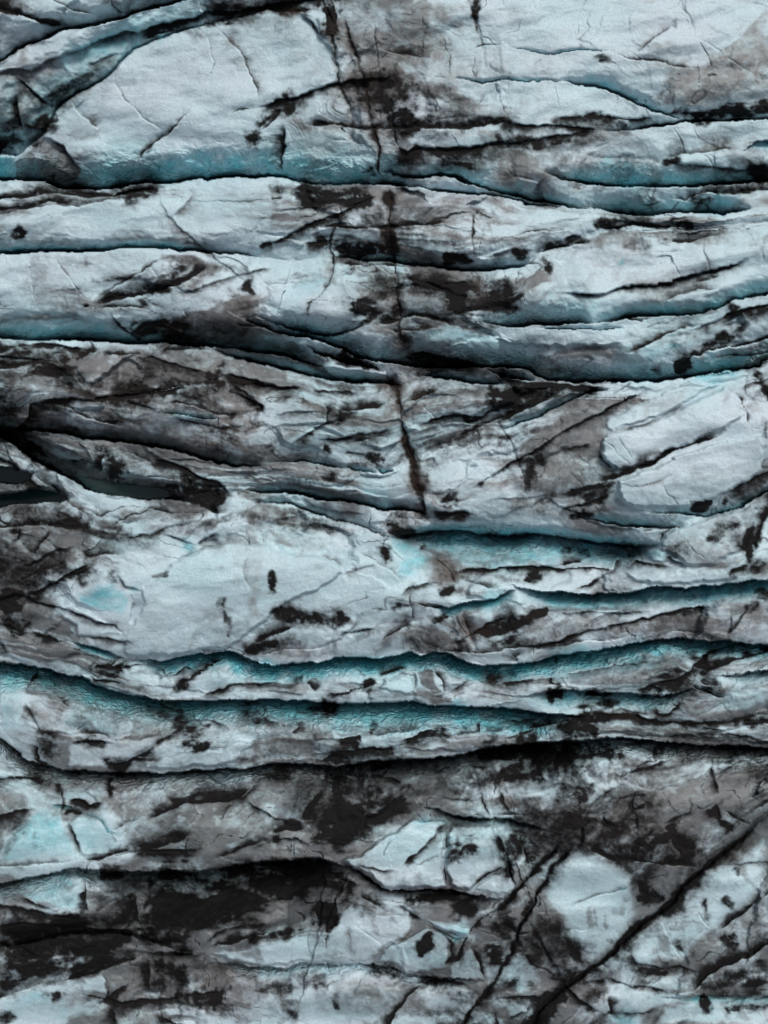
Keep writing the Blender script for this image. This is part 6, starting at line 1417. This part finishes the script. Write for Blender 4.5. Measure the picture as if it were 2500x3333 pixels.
def components(key):
    """label 4-connected pieces of equal key, run by run"""
    H, W = key.shape
    parent = []
    def find(a):
        while parent[a] != a:
            parent[a] = parent[parent[a]]; a = parent[a]
        return a
    lab = np.zeros(key.shape, np.int64); prev = []
    for i in range(H):
        row = key[i]
        st = np.concatenate([[0], np.nonzero(np.diff(row))[0] + 1]); en = np.concatenate([st[1:], [W]])
        cur = []; j = 0
        for a, b in zip(st.tolist(), en.tolist()):
            k = row[a]; me_ = len(parent); parent.append(me_)
            while j < len(prev) and prev[j][1] <= a: j += 1
            q = j
            while q < len(prev) and prev[q][0] < b:
                if prev[q][2] == k:
                    ra, rb = find(prev[q][3]), find(me_)
                    if ra != rb: parent[rb] = ra
                q += 1
            cur.append((a, b, k, me_)); lab[i, a:b] = me_
        prev = cur
    root = np.array([find(a) for a in range(len(parent))])
    return root[lab]

for _ in range(3):                     # slivers join the piece beside them
    lab = components(KEY)
    uq, inv, cnt = np.unique(lab, return_inverse=True, return_counts=True)
    small = (cnt < 420)[inv].reshape(lab.shape)
    if not small.any(): break
    for sh, ax in ((1, 1), (-1, 1), (1, 0), (-1, 0)) * 12:
        src = np.roll(KEY, sh, ax); ok = ~np.roll(small, sh, ax)
        m = small & ok
        KEY = np.where(m, src, KEY); small = small & ~m
lab = components(KEY)

for r, (label, cat) in LABELS.items():
    rm = (KEY // 1000) == r
    if not rm.any(): continue
    ii, jj = np.nonzero(rm)
    root = bpy.data.objects.new(cat.replace(' ', '_'), None)
    base = [float(q) for q in PTS[int(ii.mean()), int(jj.mean())]]
    root.location = base
    root.empty_display_size = 0.5
    root['label'] = label; root['category'] = cat
    if cat == 'ice ridge': root['group'] = 'parallel ice ridges between the crevasses'
    scene.collection.objects.link(root)
    for k in np.unique(lab[rm]):
        fm = lab == k
        i0, j0 = np.argwhere(fm)[0]
        nm = part_names[int(KEY[i0, j0] % 1000)]
        ob = bpy.data.objects.new(nm, build_mesh(nm, fm))
        scene.collection.objects.link(ob)
        ob.parent = root
        ob.location = [-q for q in base]

# ------------------------------------------------------------------ meltwater in the deep gaps at left
def pool(name, pts, z):
    q = P(*pts)
    cx_ = sum(a for a, b in q) / len(q); cy_ = sum(b for a, b in q) / len(q)
    q = [(cx_ + (a - cx_) * 1.06, cy_ + (b - cy_) * 1.12) for a, b in q]
    s = M_PER_PX * (1 - z / CAM_H)
    vs_ = [((a - PXW / 2) * s, -(b - PXH / 2) * s, z) for a, b in q]
    me = bpy.data.meshes.new(name); me.from_pydata(vs_, [], [list(range(len(vs_)))[::-1]]); me.update()
    me.materials.append(wm)
    ob = bpy.data.objects.new(name, me); ob['kind'] = 'structure'
    scene.collection.objects.link(ob)
for q_ in POOLS: pool('meltwater_pool', ('C0', q_), -2.9)

# ------------------------------------------------------------------ the glacier goes on beyond the frame
per = np.concatenate([PTS[0, :-1], PTS[:-1, -1], PTS[-1, :0:-1], PTS[:0:-1, 0]])[::4]
rings = [0.995] + [1.0 + 0.012 * 1.115 ** k for k in range(52)] + [6.0, 9.0, 14.0]
rv = []
for k, s in enumerate(rings):
    p = per.copy(); p[:, :2] *= s
    w = min(1.0, k / 12.0)
    nz1 = fbm(p[:, 0].copy(), p[:, 1].copy(), 16.0, 3.2, 2, 81)
    z = -3.2 * np.clip(-nz1 - 0.05, 0, 0.5) * 3 + 0.6 * fbm(p[:, 0].copy(), p[:, 1].copy(), 9, 5, 3, 83)
    p[:, 2] = p[:, 2] * (1 - w) + z * w - (0.05 if k == 0 else 0)
    rv.append(p)
rv = np.array(rv); nr, npn = rv.shape[:2]
idx = np.arange(nr * npn).reshape(nr, npn)
fa = [(int(idx[a, b]), int(idx[a, (b + 1) % npn]), int(idx[a + 1, (b + 1) % npn]), int(idx[a + 1, b])) for a in range(nr - 1) for b in range(npn)]
me = bpy.data.meshes.new('glacier'); me.from_pydata(rv.reshape(-1, 3).tolist(), [], [f[::-1] for f in fa]); me.update()
flat = rv.reshape(-1, 3)
lowz = np.clip(-flat[:, 2] / 3.5, 0, 1)
nzd = fbm(flat[:, 0].copy(), flat[:, 1].copy(), 5, 2, 4, 85)
for n, A in (('dirt', sstep(0.05, 0.6, nzd)), ('film', sstep(-0.3, 0.5, nzd)), ('blue', lowz * 0.8), ('brown', lowz * 0), ('scal', lowz * 0.5), ('tint', 0.5 + 0 * lowz)):
    me.attributes.new(n, 'FLOAT', 'POINT').data.foreach_set('value', A.astype(np.float32))
me.polygons.foreach_set('use_smooth', np.ones(len(me.polygons), bool))
me.materials.append(MAT)
ob = bpy.data.objects.new('glacier', me); ob['kind'] = 'structure'
scene.collection.objects.link(ob)
